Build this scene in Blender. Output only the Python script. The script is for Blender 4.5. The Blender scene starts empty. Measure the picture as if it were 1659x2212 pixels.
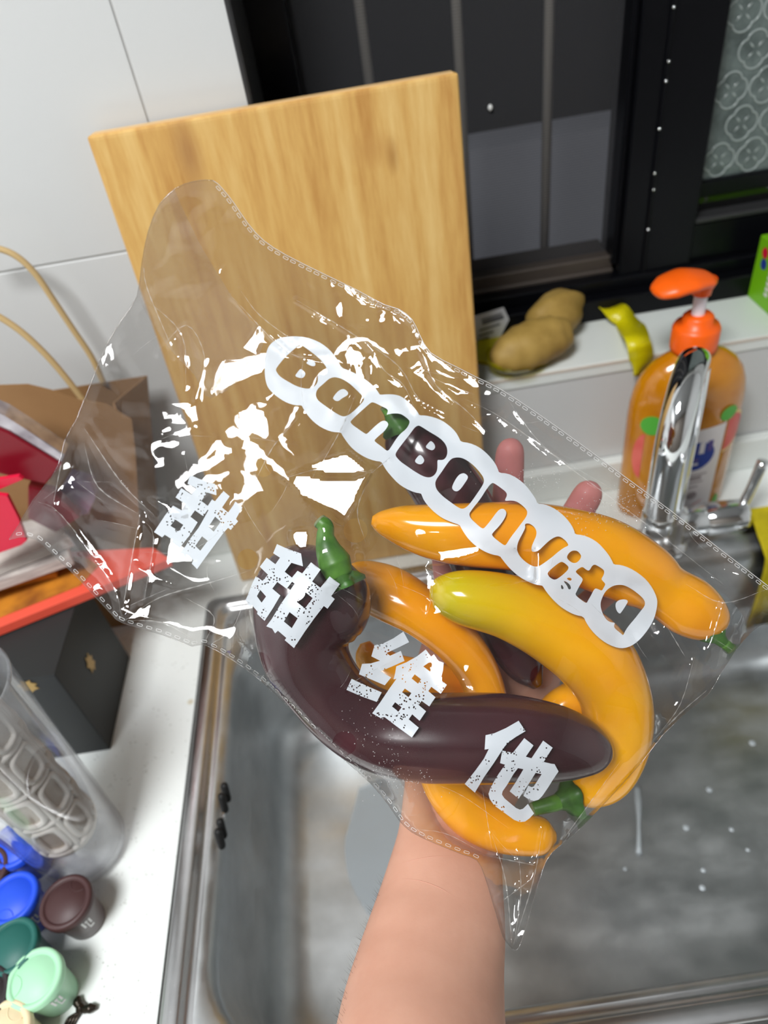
import bpy, bmesh, math, random
import numpy as np
from mathutils import Vector, Matrix
from mathutils.geometry import delaunay_2d_cdt

random.seed(7)
RNG = np.random.default_rng(11)
SC = bpy.context.scene
COL = SC.collection

# ------------------------------------------------------------------ camera
FPX = 1534.0
CX, CY = 829.5, 1106.0
_d = np.array([300.0, 1694.0, FPX]); _d /= np.linalg.norm(_d)
_h = np.array([632 - 829.5, -248 - 1106.0, FPX]); _h -= _d * (_h @ _d); _h /= np.linalg.norm(_h)
_X = np.cross(_h, -_d)
RM = np.array([_X, _h, -_d])                 # world = RM @ (right, down, forward)
CAM = np.array([0.0, 0.0, 0.60])

cam_data = bpy.data.cameras.new('camera')
cam = bpy.data.objects.new('camera', cam_data)
COL.objects.link(cam)
_r, _u, _b = RM @ [1, 0, 0], -(RM @ [0, 1, 0]), -(RM @ [0, 0, 1])
cam.matrix_world = Matrix([[_r[0], _u[0], _b[0], CAM[0]], [_r[1], _u[1], _b[1], CAM[1]],
                           [_r[2], _u[2], _b[2], CAM[2]], [0, 0, 0, 1]])
cam_data.sensor_fit = 'VERTICAL'
cam_data.sensor_height = 36.0
cam_data.lens = FPX / 2212.0 * 36.0
cam_data.clip_start = 0.01
cam_data.dof.use_dof = True
cam_data.dof.focus_distance = 0.368
cam_data.dof.aperture_fstop = 6.5
SC.camera = cam

# ------------------------------------------------------------------ light and exposure
world = bpy.data.worlds.new('night'); SC.world = world
world.use_nodes = True
world.node_tree.nodes['Background'].inputs[0].default_value = (0.02, 0.025, 0.035, 1)
world.node_tree.nodes['Background'].inputs[1].default_value = 0.15

LAMP = np.array([-0.50, -0.46, 1.75])
ld = bpy.data.lights.new('ceiling_panel_light', 'AREA')
ld.shape = 'RECTANGLE'; ld.size = 0.52; ld.size_y = 0.52
ld.energy = 35.0
ld.color = (0.965, 0.985, 1.0)
lo = bpy.data.objects.new('ceiling_panel_light', ld)
lo.location = LAMP
COL.objects.link(lo)

SC.view_settings.view_transform = 'Standard'
SC.view_settings.look = 'None'
SC.view_settings.gamma = 1.0
SC.view_settings.use_curve_mapping = False
SC.view_settings.exposure = 0.43
SC.cycles.transparent_max_bounces = 24
SC.cycles.max_bounces = 10
SC.cycles.diffuse_bounces = 5
SC.cycles.glossy_bounces = 5
SC.cycles.transmission_bounces = 8
SC.cycles.caustics_reflective = False
SC.cycles.caustics_refractive = False


# ------------------------------------------------------------------ helpers
def ray(px, py):
    return RM @ np.array([(px - CX) / FPX, (py - CY) / FPX, 1.0])

def at(px, py, dep):
    return CAM + ray(px, py) * dep

def onz(px, py, z):
    r = ray(px, py)
    return CAM + r * ((z - CAM[2]) / r[2])

def ony(px, py, y):
    r = ray(px, py)
    return CAM + r * (y / r[1])

def tag(o, label=None, cat=None, group=None, kind=None):
    if label: o['label'] = label
    if cat: o['category'] = cat
    if group: o['group'] = group
    if kind: o['kind'] = kind
    return o

def empty(name, loc=(0, 0, 0)):
    o = bpy.data.objects.new(name, None)
    o.empty_display_size = 0.02
    o.location = loc
    COL.objects.link(o)
    return o

def mesh_obj(name, verts, faces, mat, parent=None, smooth=False):
    me = bpy.data.meshes.new(name)
    me.from_pydata([tuple(map(float, v)) for v in verts], [], [tuple(map(int, f)) for f in faces])
    me.validate()
    if mat: me.materials.append(mat)
    if smooth:
        me.polygons.foreach_set('use_smooth', [True] * len(me.polygons))
    me.update()
    return link(name, me, parent)

def link(name, me, parent=None):
    o = bpy.data.objects.new(name, me)
    COL.objects.link(o)
    if parent:
        o.parent = parent
        if parent.type == 'EMPTY':
            o.matrix_parent_inverse = Matrix.Translation(parent.location).inverted()
    return o

def bm_obj(name, bm, mat, parent=None, smooth=False):
    me = bpy.data.meshes.new(name)
    bmesh.ops.recalc_face_normals(bm, faces=bm.faces)
    bm.to_mesh(me); bm.free()
    if mat: me.materials.append(mat)
    if smooth:
        me.polygons.foreach_set('use_smooth', [True] * len(me.polygons))
    return link(name, me, parent)

def box_bm(x0, x1, y0, y1, z0, z1, bevel=0.0, seg=2, bm=None):
    new = bm is None
    if new: bm = bmesh.new()
    vs = [bm.verts.new((x, y, z)) for x in (x0, x1) for y in (y0, y1) for z in (z0, z1)]
    fs = [bm.faces.new([vs[i] for i in f]) for f in
          ((0, 1, 3, 2), (4, 6, 7, 5), (0, 4, 5, 1), (2, 3, 7, 6), (0, 2, 6, 4), (1, 5, 7, 3))]
    if bevel:
        es = list({e for f in fs for e in f.edges})
        bmesh.ops.bevel(bm, geom=es, offset=bevel, segments=seg, profile=0.7, affect='EDGES')
    return bm

def box(name, x0, x1, y0, y1, z0, z1, mat, parent=None, bevel=0.0, seg=2, smooth=False):
    return bm_obj(name, box_bm(x0, x1, y0, y1, z0, z1, bevel, seg), mat, parent, smooth)

def prism(name, poly, axis_vec, mat, parent=None, bevel=0.0, smooth=False):
    """closed polygon (3D points, flat) pushed along axis_vec"""
    bm = bmesh.new()
    a = [bm.verts.new(tuple(p)) for p in poly]
    b = [bm.verts.new(tuple(np.array(p) + np.array(axis_vec))) for p in poly]
    bm.faces.new(a); bm.faces.new(b[::-1])
    n = len(a)
    for i in range(n):
        bm.faces.new((a[i], b[i], b[(i + 1) % n], a[(i + 1) % n]))
    if bevel:
        bmesh.ops.bevel(bm, geom=list(bm.edges), offset=bevel, segments=2, profile=0.7, affect='EDGES')
    return bm_obj(name, bm, mat, parent, smooth)

def lathe(name, prof, mat, parent=None, loc=(0, 0, 0), n=40, sx=1.0, sy=1.0, smooth=True, axis=None):
    """profile [(r, z)], closed at ends when r = 0"""
    V, F = [], []
    for r, z in prof:
        for k in range(n):
            a = 2 * math.pi * k / n
            V.append((r * sx * math.cos(a), r * sy * math.sin(a), z))
    for i in range(len(prof) - 1):
        for k in range(n):
            F.append((i * n + k, i * n + (k + 1) % n, (i + 1) * n + (k + 1) % n, (i + 1) * n + k))
    V = np.array(V)
    if axis is not None:
        q = Vector((0, 0, 1)).rotation_difference(Vector(axis))
        V = np.array([q @ Vector(v) for v in V])
    V = V + np.array(loc)
    return mesh_obj(name, V, F, mat, parent, smooth)

def catmull(P, m):
    P = np.array(P, float)
    Q = np.vstack([2 * P[0] - P[1], P, 2 * P[-1] - P[-2]])
    out = []
    for i in range(1, len(Q) - 2):
        p0, p1, p2, p3 = Q[i - 1], Q[i], Q[i + 1], Q[i + 2]
        for t in np.linspace(0, 1, m, endpoint=False):
            out.append(0.5 * ((2 * p1) + (-p0 + p2) * t + (2 * p0 - 5 * p1 + 4 * p2 - p3) * t * t
                              + (-p0 + 3 * p1 - 3 * p2 + p3) * t ** 3))
    out.append(Q[-2])
    return np.array(out)

def resample(poly, step, closed=True):
    P = np.array(poly, float)
    if closed: P = np.vstack([P, P[:1]])
    out = []
    for a, b in zip(P[:-1], P[1:]):
        L = np.linalg.norm(b - a); n = max(1, int(round(L / step)))
        for k in range(n): out.append(a + (b - a) * k / n)
    if not closed: out.append(P[-1])
    return np.array(out)

def sweep_mesh(C, R, n=20, shape=None, flat=None, cap=True, ref=None):
    """tube along C with radius R[i]; shape(i, theta) multiplies; flat[i] squeezes along the ref axis"""
    C = np.array(C, float); N = len(C)
    T = np.gradient(C, axis=0); T /= np.linalg.norm(T, axis=1)[:, None] + 1e-12
    up = np.array(ref if ref is not None else (0.13, -0.7, 0.7), float)
    V, F = [], []
    prev = None
    for i in range(N):
        if ref is not None or prev is None: u = up
        else: u = prev
        u = u - T[i] * (u @ T[i]); u /= np.linalg.norm(u) + 1e-12
        prev = u
        w = np.cross(T[i], u)
        for k in range(n):
            a = 2 * math.pi * k / n
            r = R[i] * (shape(i / (N - 1), a) if shape else 1.0)
            fz = flat[i] if flat is not None else 1.0
            V.append(C[i] + u * (math.cos(a) * r * fz) + w * (math.sin(a) * r))
    for i in range(N - 1):
        for k in range(n):
            F.append((i * n + k, i * n + (k + 1) % n, (i + 1) * n + (k + 1) % n, (i + 1) * n + k))
    if cap:
        V.append(C[0]); F += [(len(V) - 1, (k + 1) % n, k) for k in range(n)]
        V.append(C[-1]); b = (N - 1) * n
        F += [(len(V) - 1, b + k, b + (k + 1) % n) for k in range(n)]
    return V, F

def tube(name, pts, r, mat, parent=None, n=12, m=6, smooth=True):
    C = catmull(pts, m) if len(pts) > 2 else np.array(pts, float)
    R = np.full(len(C), r) if np.isscalar(r) else np.interp(np.linspace(0, 1, len(C)), np.linspace(0, 1, len(r)), r)
    V, F = sweep_mesh(C, R, n)
    return mesh_obj(name, V, F, mat, parent, smooth)

def capsule(name, a, b, r, mat, parent=None, n=14):
    a, b = np.array(a, float), np.array(b, float)
    t = (b - a) / np.linalg.norm(b - a)
    C, R = [], []
    for q in np.linspace(-math.pi / 2, 0, 5): C.append(a + t * r * math.sin(q)); R.append(max(r * math.cos(q), 1e-5))
    for q in np.linspace(0, math.pi / 2, 5): C.append(b + t * r * math.sin(q)); R.append(max(r * math.cos(q), 1e-5))
    V, F = sweep_mesh(C, R, n)
    return mesh_obj(name, V, F, mat, parent, True)


# ------------------------------------------------------------------ materials
def nmat(name):
    m = bpy.data.materials.new(name); m.use_nodes = True
    nt = m.node_tree
    return m, nt, nt.nodes['Principled BSDF'], nt.nodes['Material Output']

def pmat(name, col, rough=0.5, metal=0.0, spec=0.5, trans=0.0, ior=1.45, coat=0.0, sss=0.0, emit=None):
    m, nt, p, o = nmat(name)
    p.inputs['Base Color'].default_value = (*col, 1)
    p.inputs['Roughness'].default_value = rough
    p.inputs['Metallic'].default_value = metal
    p.inputs['Specular IOR Level'].default_value = spec
    p.inputs['Transmission Weight'].default_value = trans
    p.inputs['IOR'].default_value = ior
    p.inputs['Coat Weight'].default_value = coat
    p.inputs['Coat Roughness'].default_value = 0.08
    if sss:
        p.inputs['Subsurface Weight'].default_value = sss
        p.inputs['Subsurface Radius'].default_value = (0.6, 0.25, 0.12)
        p.inputs['Subsurface Scale'].default_value = 0.006
    return m

def s(r, g, b):
    """sRGB 0-255 to linear"""
    return tuple(((c / 255) / 12.92 if c / 255 <= 0.04045 else ((c / 255 + 0.055) / 1.055) ** 2.4) for c in (r, g, b))

def noise_col(m, c1, c2, scale, detail=4, rough=0.6, stretch=None, lo=0.3, hi=0.7, bump=0.0, coords='Object', dist=0.0):
    nt = m.node_tree; p = nt.nodes['Principled BSDF']
    tc = nt.nodes.new('ShaderNodeTexCoord'); mp = nt.nodes.new('ShaderNodeMapping')
    nt.links.new(tc.outputs[coords], mp.inputs[0])
    if stretch: mp.inputs['Scale'].default_value = stretch
    nz = nt.nodes.new('ShaderNodeTexNoise'); nz.inputs['Scale'].default_value = scale
    nz.inputs['Detail'].default_value = detail; nz.inputs['Roughness'].default_value = rough
    nz.inputs['Distortion'].default_value = dist
    nt.links.new(mp.outputs[0], nz.inputs['Vector'])
    cr = nt.nodes.new('ShaderNodeValToRGB')
    cr.color_ramp.elements[0].position = lo; cr.color_ramp.elements[0].color = (*c1, 1)
    cr.color_ramp.elements[1].position = hi; cr.color_ramp.elements[1].color = (*c2, 1)
    nt.links.new(nz.outputs['Fac'], cr.inputs[0]); nt.links.new(cr.outputs[0], p.inputs['Base Color'])
    if bump:
        bp = nt.nodes.new('ShaderNodeBump'); bp.inputs['Strength'].default_value = bump
        bp.inputs['Distance'].default_value = 0.002
        nt.links.new(nz.outputs['Fac'], bp.inputs['Height']); nt.links.new(bp.outputs[0], p.inputs['Normal'])
    return m

M = {}
M['tile'] = pmat('white_tile', s(200, 201, 200), 0.32)
M['grout'] = pmat('grout', s(190, 190, 188), 0.9)
M['sill'] = pmat('sill_stone', s(222, 226, 222), 0.35)
M['sill_trim'] = pmat('sill_trim', s(206, 196, 184), 0.4)
M['room'] = pmat('room_paint', s(221, 222, 222), 0.8)
M['ceil'] = pmat('ceiling_paint', s(172, 173, 174), 0.8)
M['cupboard'] = noise_col(pmat('room_cupboards', (0.2, 0.2, 0.2), 0.6), s(120, 112, 104), s(136, 128, 120), 3)
M['floor'] = noise_col(pmat('floor_tile', (0.3, 0.28, 0.26), 0.4), s(150, 145, 140), s(165, 160, 152), 6)
M['black'] = pmat('black_aluminium', (0.003, 0.0032, 0.0045), 0.3, spec=0.22)
M['jamb'] = pmat('dark_grey_metal', (0.03, 0.03, 0.031), 0.4)
M['track'] = pmat('brown_track', s(78, 70, 64), 0.45, 0.3)
M['bar'] = pmat('grey_bar', s(205, 198, 188), 0.45, 0.0)
M['outer'] = noise_col(pmat('outer_wall', (0.1, 0.1, 0.1), 0.8), s(196, 198, 210), s(210, 212, 222), 3)
M['gloss'] = pmat('dark_pane', (0.003, 0.003, 0.003), 0.03, spec=0.9)
M['fleck'] = pmat('white_fleck', (0.75, 0.75, 0.72), 0.5)

def screen_mat():
    m, nt, p, o = nmat('insect_screen')
    nt.nodes.remove(p)
    tr = nt.nodes.new('ShaderNodeBsdfTransparent'); df = nt.nodes.new('ShaderNodeBsdfDiffuse')
    df.inputs[0].default_value = (0.06, 0.06, 0.064, 1)
    mx = nt.nodes.new('ShaderNodeMixShader')
    tc = nt.nodes.new('ShaderNodeTexCoord')
    wv = nt.nodes.new('ShaderNodeTexWave'); wv.bands_direction = 'Z'; wv.inputs['Scale'].default_value = 120
    wv.inputs['Distortion'].default_value = 0.5
    nt.links.new(tc.outputs['Object'], wv.inputs['Vector'])
    mr = nt.nodes.new('ShaderNodeMapRange')
    mr.inputs['To Min'].default_value = 0.46; mr.inputs['To Max'].default_value = 0.6
    nt.links.new(wv.outputs['Fac'], mr.inputs['Value'])
    nt.links.new(mr.outputs[0], mx.inputs[0])
    nt.links.new(tr.outputs[0], mx.inputs[1]); nt.links.new(df.outputs[0], mx.inputs[2])
    nt.links.new(mx.outputs[0], o.inputs[0])
    return m
M['screen'] = screen_mat()

def patterned_glass():
    m = pmat('patterned_glass', s(120, 130, 126), 0.22, spec=0.6, coat=0.3)
    noise_col(m, s(66, 76, 74), s(112, 124, 121), 40, 5, 0.6, bump=0.5)
    return m
M['pglass'] = patterned_glass()
M['prelief'] = pmat('glass_relief', s(150, 160, 157), 0.2, spec=0.7, coat=0.5)

def bamboo_mat():
    m, nt, p, o = nmat('bamboo')
    tc = nt.nodes.new('ShaderNodeTexCoord')
    mp = nt.nodes.new('ShaderNodeMapping'); mp.inputs['Scale'].default_value = (1, 1, 0.035)
    nt.links.new(tc.outputs['Object'], mp.inputs[0])
    n1 = nt.nodes.new('ShaderNodeTexNoise'); n1.inputs['Scale'].default_value = 130; n1.inputs['Detail'].default_value = 5
    n1.inputs['Roughness'].default_value = 0.65
    nt.links.new(mp.outputs[0], n1.inputs['Vector'])
    mp2 = nt.nodes.new('ShaderNodeMapping'); mp2.inputs['Scale'].default_value = (46, 1, 1.6)
    nt.links.new(tc.outputs['Object'], mp2.inputs[0])
    n2 = nt.nodes.new('ShaderNodeTexNoise'); n2.inputs['Scale'].default_value = 1.0; n2.inputs['Detail'].default_value = 2
    nt.links.new(mp2.outputs[0], n2.inputs['Vector'])
    ad = nt.nodes.new('ShaderNodeMix'); ad.data_type = 'FLOAT'; ad.inputs[0].default_value = 0.5
    nt.links.new(n1.outputs['Fac'], ad.inputs[2]); nt.links.new(n2.outputs['Fac'], ad.inputs[3])
    cr = nt.nodes.new('ShaderNodeValToRGB')
    e = cr.color_ramp.elements
    e[0].position = 0.34; e[0].color = (*s(180, 130, 68), 1)
    e[1].position = 0.66; e[1].color = (*s(216, 180, 114), 1)
    k = e.new(0.5); k.color = (*s(202, 159, 91), 1)
    nt.links.new(ad.outputs[0], cr.inputs[0])
    last = cr.outputs[0]
    for (c, sc_, col_, amt) in (((-0.118, 0.63, 0.452), (70, 8, 26), s(140, 92, 60), 0.55), ((0.045, 0.63, 0.425), (150, 8, 60), s(150, 104, 52), 0.6), ((0.03, 0.63, 0.433), (40, 8, 60), s(182, 134, 74), 0.5)):
        m3 = nt.nodes.new('ShaderNodeMapping'); m3.vector_type = 'POINT'
        m3.inputs['Scale'].default_value = sc_
        m3.inputs['Location'].default_value = tuple(-a * b for a, b in zip(c, sc_))
        nt.links.new(tc.outputs['Object'], m3.inputs[0])
        ln = nt.nodes.new('ShaderNodeVectorMath'); ln.operation = 'LENGTH'
        nt.links.new(m3.outputs[0], ln.inputs[0])
        mr = nt.nodes.new('ShaderNodeMapRange'); mr.inputs['From Min'].default_value = 1.0; mr.inputs['From Max'].default_value = 0.15
        mr.inputs['To Min'].default_value = 0.0; mr.inputs['To Max'].default_value = amt
        nt.links.new(ln.outputs['Value'], mr.inputs['Value'])
        mxx = nt.nodes.new('ShaderNodeMix'); mxx.data_type = 'RGBA'
        nt.links.new(mr.outputs[0], mxx.inputs[0]); nt.links.new(last, mxx.inputs[6]); mxx.inputs[7].default_value = (*col_, 1)
        last = mxx.outputs[2]
    nt.links.new(last, p.inputs['Base Color'])
    p.inputs['Roughness'].default_value = 0.5
    p.inputs['Specular IOR Level'].default_value = 0.3
    return m
M['bamboo'] = bamboo_mat()
M['bamboo_edge'] = noise_col(pmat('bamboo_edge', (0.7, 0.5, 0.3), 0.5), s(205, 165, 110), s(226, 190, 136), 30, stretch=(0.2, 1, 1))

def quartz_mat():
    m, nt, p, o = nmat('speckled_quartz')
    tc = nt.nodes.new('ShaderNodeTexCoord')
    vo = nt.nodes.new('ShaderNodeTexVoronoi'); vo.inputs['Scale'].default_value = 260
    nt.links.new(tc.outputs['Object'], vo.inputs['Vector'])
    cr = nt.nodes.new('ShaderNodeValToRGB')
    cr.color_ramp.elements[0].position = 0.12; cr.color_ramp.elements[0].color = (0, 0, 0, 1)
    cr.color_ramp.elements[1].position = 0.22; cr.color_ramp.elements[1].color = (1, 1, 1, 1)
    nt.links.new(vo.outputs['Distance'], cr.inputs[0])
    nz = nt.nodes.new('ShaderNodeTexNoise'); nz.inputs['Scale'].default_value = 60
    nt.links.new(tc.outputs['Object'], nz.inputs['Vector'])
    c2 = nt.nodes.new('ShaderNodeValToRGB')
    c2.color_ramp.elements[0].position = 0.5; c2.color_ramp.elements[0].color = (*s(230, 234, 231), 1)
    c2.color_ramp.elements[1].position = 0.6; c2.color_ramp.elements[1].color = (*s(168, 168, 160), 1)
    nt.links.new(nz.outputs['Fac'], c2.inputs[0])
    mx = nt.nodes.new('ShaderNodeMix'); mx.data_type = 'RGBA'
    nt.links.new(cr.outputs[0], mx.inputs[0]); nt.links.new(c2.outputs[0], mx.inputs[6])
    mx.inputs[7].default_value = (*s(234, 238, 235), 1)
    # sparse tan stains
    n3 = nt.nodes.new('ShaderNodeTexVoronoi'); n3.inputs['Scale'].default_value = 18
    nt.links.new(tc.outputs['Object'], n3.inputs['Vector'])
    c3 = nt.nodes.new('ShaderNodeValToRGB')
    c3.color_ramp.elements[0].position = 0.03; c3.color_ramp.elements[0].color = (0.75, 0.75, 0.75, 1)
    c3.color_ramp.elements[1].position = 0.08; c3.color_ramp.elements[1].color = (0, 0, 0, 1)
    nt.links.new(n3.outputs['Distance'], c3.inputs[0])
    m2 = nt.nodes.new('ShaderNodeMix'); m2.data_type = 'RGBA'
    nt.links.new(c3.outputs[0], m2.inputs[0]); nt.links.new(mx.outputs[2], m2.inputs[6])
    m2.inputs[7].default_value = (*s(200, 186, 150), 1)
    nt.links.new(m2.outputs[2], p.inputs['Base Color'])
    p.inputs['Roughness'].default_value = 0.3
    return m
M['quartz'] = quartz_mat()

def steel_mat(name, c1, c2, r1, r2, sc=14):
    m, nt, p, o = nmat(name)
    noise_col(m, c1, c2, sc, 5, 0.6, bump=0.0)
    p.inputs['Metallic'].default_value = 1.0
    nz = nt.nodes.new('ShaderNodeTexNoise'); nz.inputs['Scale'].default_value = sc * 0.8; nz.inputs['Detail'].default_value = 6
    mr = nt.nodes.new('ShaderNodeMapRange'); mr.inputs['From Min'].default_value = 0.3; mr.inputs['From Max'].default_value = 0.7
    mr.inputs['To Min'].default_value = r1; mr.inputs['To Max'].default_value = r2
    nt.links.new(nz.outputs['Fac'], mr.inputs['Value']); nt.links.new(mr.outputs[0], p.inputs['Roughness'])
    return m
M['steel'] = steel_mat('sink_steel', s(182, 185, 186), s(208, 211, 212), 0.28, 0.5)
M['steel_rim'] = steel_mat('rim_steel', s(184, 184, 184), s(204, 204, 205), 0.26, 0.36)
M['chrome'] = pmat('chrome', (0.78, 0.79, 0.8), 0.06, 1.0)
M['dark'] = pmat('black_hole', (0.004, 0.004, 0.004), 0.6)
M['gasket'] = pmat('dark_gasket', s(58, 58, 56), 0.6)
M['water'] = pmat('soapy_water', s(196, 204, 208), 0.25, spec=0.5)

def film_mat():
    m, nt, p, o = nmat('clear_film')
    nt.nodes.remove(p)
    lw = nt.nodes.new('ShaderNodeLayerWeight'); lw.inputs['Blend'].default_value = 0.5
    pw = nt.nodes.new('ShaderNodeMath'); pw.operation = 'POWER'; pw.inputs[1].default_value = 4.0
    nt.links.new(lw.outputs['Facing'], pw.inputs[0])
    ma = nt.nodes.new('ShaderNodeMath'); ma.operation = 'MULTIPLY_ADD'
    ma.inputs[1].default_value = 0.8; ma.inputs[2].default_value = 0.05
    nt.links.new(pw.outputs[0], ma.inputs[0])
    cl = nt.nodes.new('ShaderNodeMath'); cl.operation = 'MINIMUM'; cl.inputs[1].default_value = 0.8
    nt.links.new(ma.outputs[0], cl.inputs[0])
    gl = nt.nodes.new('ShaderNodeBsdfGlossy'); gl.inputs['Roughness'].default_value = 0.035
    tr = nt.nodes.new('ShaderNodeBsdfTransparent'); tr.inputs[0].default_value = (0.875, 0.87, 0.865, 1)
    df = nt.nodes.new('ShaderNodeBsdfDiffuse'); df.inputs[0].default_value = (0.75, 0.75, 0.75, 1)
    m0 = nt.nodes.new('ShaderNodeMixShader'); m0.inputs[0].default_value = 0.008
    nt.links.new(tr.outputs[0], m0.inputs[1]); nt.links.new(df.outputs[0], m0.inputs[2])
    mx = nt.nodes.new('ShaderNodeMixShader')
    nt.links.new(cl.outputs[0], mx.inputs[0]); nt.links.new(m0.outputs[0], mx.inputs[1]); nt.links.new(gl.outputs[0], mx.inputs[2])
    nt.links.new(mx.outputs[0], o.inputs[0])
    return m
M['film'] = film_mat()

def print_mat(name, specks):
    m, nt, p, o = nmat(name)
    p.inputs['Base Color'].default_value = (0.53, 0.565, 0.60, 1)
    p.inputs['Roughness'].default_value = 0.35
    tl = nt.nodes.new('ShaderNodeBsdfTranslucent'); tl.inputs[0].default_value = (0.75, 0.72, 0.7, 1)
    m0 = nt.nodes.new('ShaderNodeMixShader'); m0.inputs[0].default_value = 0.12
    nt.links.new(p.outputs[0], m0.inputs[1]); nt.links.new(tl.outputs[0], m0.inputs[2])
    tr = nt.nodes.new('ShaderNodeBsdfTransparent')
    mx = nt.nodes.new('ShaderNodeMixShader'); mx.inputs[0].default_value = 0.05
    nt.links.new(m0.outputs[0], mx.inputs[1]); nt.links.new(tr.outputs[0], mx.inputs[2])
    if specks:
        uv = nt.nodes.new('ShaderNodeUVMap'); uv.uv_map = 'UVMap'
        vo = nt.nodes.new('ShaderNodeTexVoronoi'); vo.inputs['Scale'].default_value = 165
        nt.links.new(uv.outputs[0], vo.inputs['Vector'])
        c1 = nt.nodes.new('ShaderNodeMath'); c1.operation = 'LESS_THAN'; c1.inputs[1].default_value = 0.30
        nt.links.new(vo.outputs['Distance'], c1.inputs[0])
        nz = nt.nodes.new('ShaderNodeTexNoise'); nz.inputs['Scale'].default_value = 26; nz.inputs['Detail'].default_value = 1.5
        nt.links.new(uv.outputs[0], nz.inputs['Vector'])
        c2 = nt.nodes.new('ShaderNodeMath'); c2.operation = 'GREATER_THAN'; c2.inputs[1].default_value = 0.545
        nt.links.new(nz.outputs['Fac'], c2.inputs[0])
        mu = nt.nodes.new('ShaderNodeMath'); mu.operation = 'MULTIPLY'
        nt.links.new(c1.outputs[0], mu.inputs[0]); nt.links.new(c2.outputs[0], mu.inputs[1])
        mm = nt.nodes.new('ShaderNodeMath'); mm.operation = 'MAXIMUM'; mm.inputs[1].default_value = 0.05
        nt.links.new(mu.outputs[0], mm.inputs[0]); nt.links.new(mm.outputs[0], mx.inputs[0])
    nt.links.new(mx.outputs[0], o.inputs[0])
    return m
M['logo'] = print_mat('white_print', False)
M['glyph'] = print_mat('white_worn_print', True)
M['seam'] = None

def pepper_mat(name, c1, c2, tipc=None, rough=0.16):
    m = pmat(name, c1, rough, spec=0.5, coat=0.35, sss=0.0)
    noise_col(m, c1, c2, 22, 3, 0.5, lo=0.35, hi=0.65)
    if tipc:
        nt = m.node_tree; p = nt.nodes['Principled BSDF']
        at_ = nt.nodes.new('ShaderNodeAttribute'); at_.attribute_name = 'along'
        cr = nt.nodes.new('ShaderNodeValToRGB')
        e = cr.color_ramp.elements
        e[0].position = 0.0; e[0].color = (0.75, 0.75, 0.75, 1); e[1].position = 0.42; e[1].color = (0, 0, 0, 1)
        k = e.new(0.16); k.color = (1, 1, 1, 1)
        nt.links.new(at_.outputs['Fac'], cr.inputs[0])
        mx = nt.nodes.new('ShaderNodeMix'); mx.data_type = 'RGBA'
        src = p.inputs['Base Color'].links[0].from_socket
        nt.links.new(cr.outputs[0], mx.inputs[0]); nt.links.new(src, mx.inputs[6])
        mx.inputs[7].default_value = (*tipc, 1)
        nt.links.new(mx.outputs[2], p.inputs['Base Color'])
    return m
M['yellow'] = pepper_mat('yellow_pepper_skin', s(240, 152, 0), s(247, 168, 2))
M['lime'] = pepper_mat('lime_yellow_pepper_skin', s(243, 162, 0), s(250, 178, 3), s(200, 184, 4))
M['purple'] = pepper_mat('dark_purple_pepper_skin', s(52, 26, 31), s(66, 32, 38), None, 0.2)
M['green'] = noise_col(pmat('pepper_stem', (0.1, 0.3, 0.05), 0.4), s(52, 96, 28), s(96, 148, 54), 60, 4)
M['calyx'] = noise_col(pmat('pepper_calyx', (0.1, 0.3, 0.05), 0.45), s(36, 70, 24), s(66, 112, 40), 70, 4)
M['cut'] = pmat('stem_cut', s(120, 130, 90), 0.8)

def skin_mat():
    m = pmat('skin', s(205, 154, 128), 0.48, spec=0.35, sss=0.12)
    nt = m.node_tree; p = nt.nodes['Principled BSDF']
    noise_col(m, s(196, 146, 124), s(206, 158, 136), 30, 5, 0.6)
    # pinker fingertips by distance along the hand (attribute)
    a = nt.nodes.new('ShaderNodeAttribute'); a.attribute_name = 'along'
    mx = nt.nodes.new('ShaderNodeMix'); mx.data_type = 'RGBA'
    src = p.inputs['Base Color'].links[0].from_socket
    nt.links.new(a.outputs['Fac'], mx.inputs[0]); nt.links.new(src, mx.inputs[6])
    mx.inputs[7].default_value = (*s(222, 140, 142), 1)
    nt.links.new(mx.outputs[2], p.inputs['Base Color'])
    nz = nt.nodes.new('ShaderNodeTexNoise'); nz.inputs['Scale'].default_value = 700; nz.inputs['Detail'].default_value = 3
    tc = nt.nodes.new('ShaderNodeTexCoord'); nt.links.new(tc.outputs['Object'], nz.inputs['Vector'])
    bp = nt.nodes.new('ShaderNodeBump'); bp.inputs['Strength'].default_value = 0.08; bp.inputs['Distance'].default_value = 0.0004
    nt.links.new(nz.outputs['Fac'], bp.inputs['Height']); nt.links.new(bp.outputs[0], p.inputs['Normal'])
    return m
M['skin'] = skin_mat()
M['crease'] = pmat('skin_crease', s(196, 142, 120), 0.6)
M['hair'] = pmat('arm_hair', s(60, 42, 34), 0.6)

M['kraft'] = noise_col(pmat('kraft_paper', (0.4, 0.25, 0.1), 0.75), s(134, 98, 60), s(148, 111, 71), 9, 4)
M['kraft_dark'] = pmat('kraft_gusset', s(150, 112, 72), 0.8)
M['cord'] = pmat('twisted_paper_cord', s(188, 160, 112), 0.7)
M['dred'] = pmat('dark_red_card', s(122, 8, 28), 0.35)
M['red'] = pmat('bright_red_card', s(214, 24, 60), 0.4)
M['foil'] = noise_col(pmat('silver_foil', (0.6, 0.55, 0.6), 0.25, 0.8), s(120, 108, 116), s(215, 208, 214), 30, 3)
M['coral'] = pmat('coral_card', s(226, 86, 66), 0.45)
M['coral_in'] = noise_col(pmat('orange_brown_print', (0.5, 0.2, 0.05), 0.5), s(120, 62, 28), s(216, 140, 40), 22, 3)
M['paper'] = noise_col(pmat('magazine_paper', (0.6, 0.6, 0.58), 0.6), s(160, 150, 146), s(206, 198, 190), 40, 3, stretch=(1, 1, 20))
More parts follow.
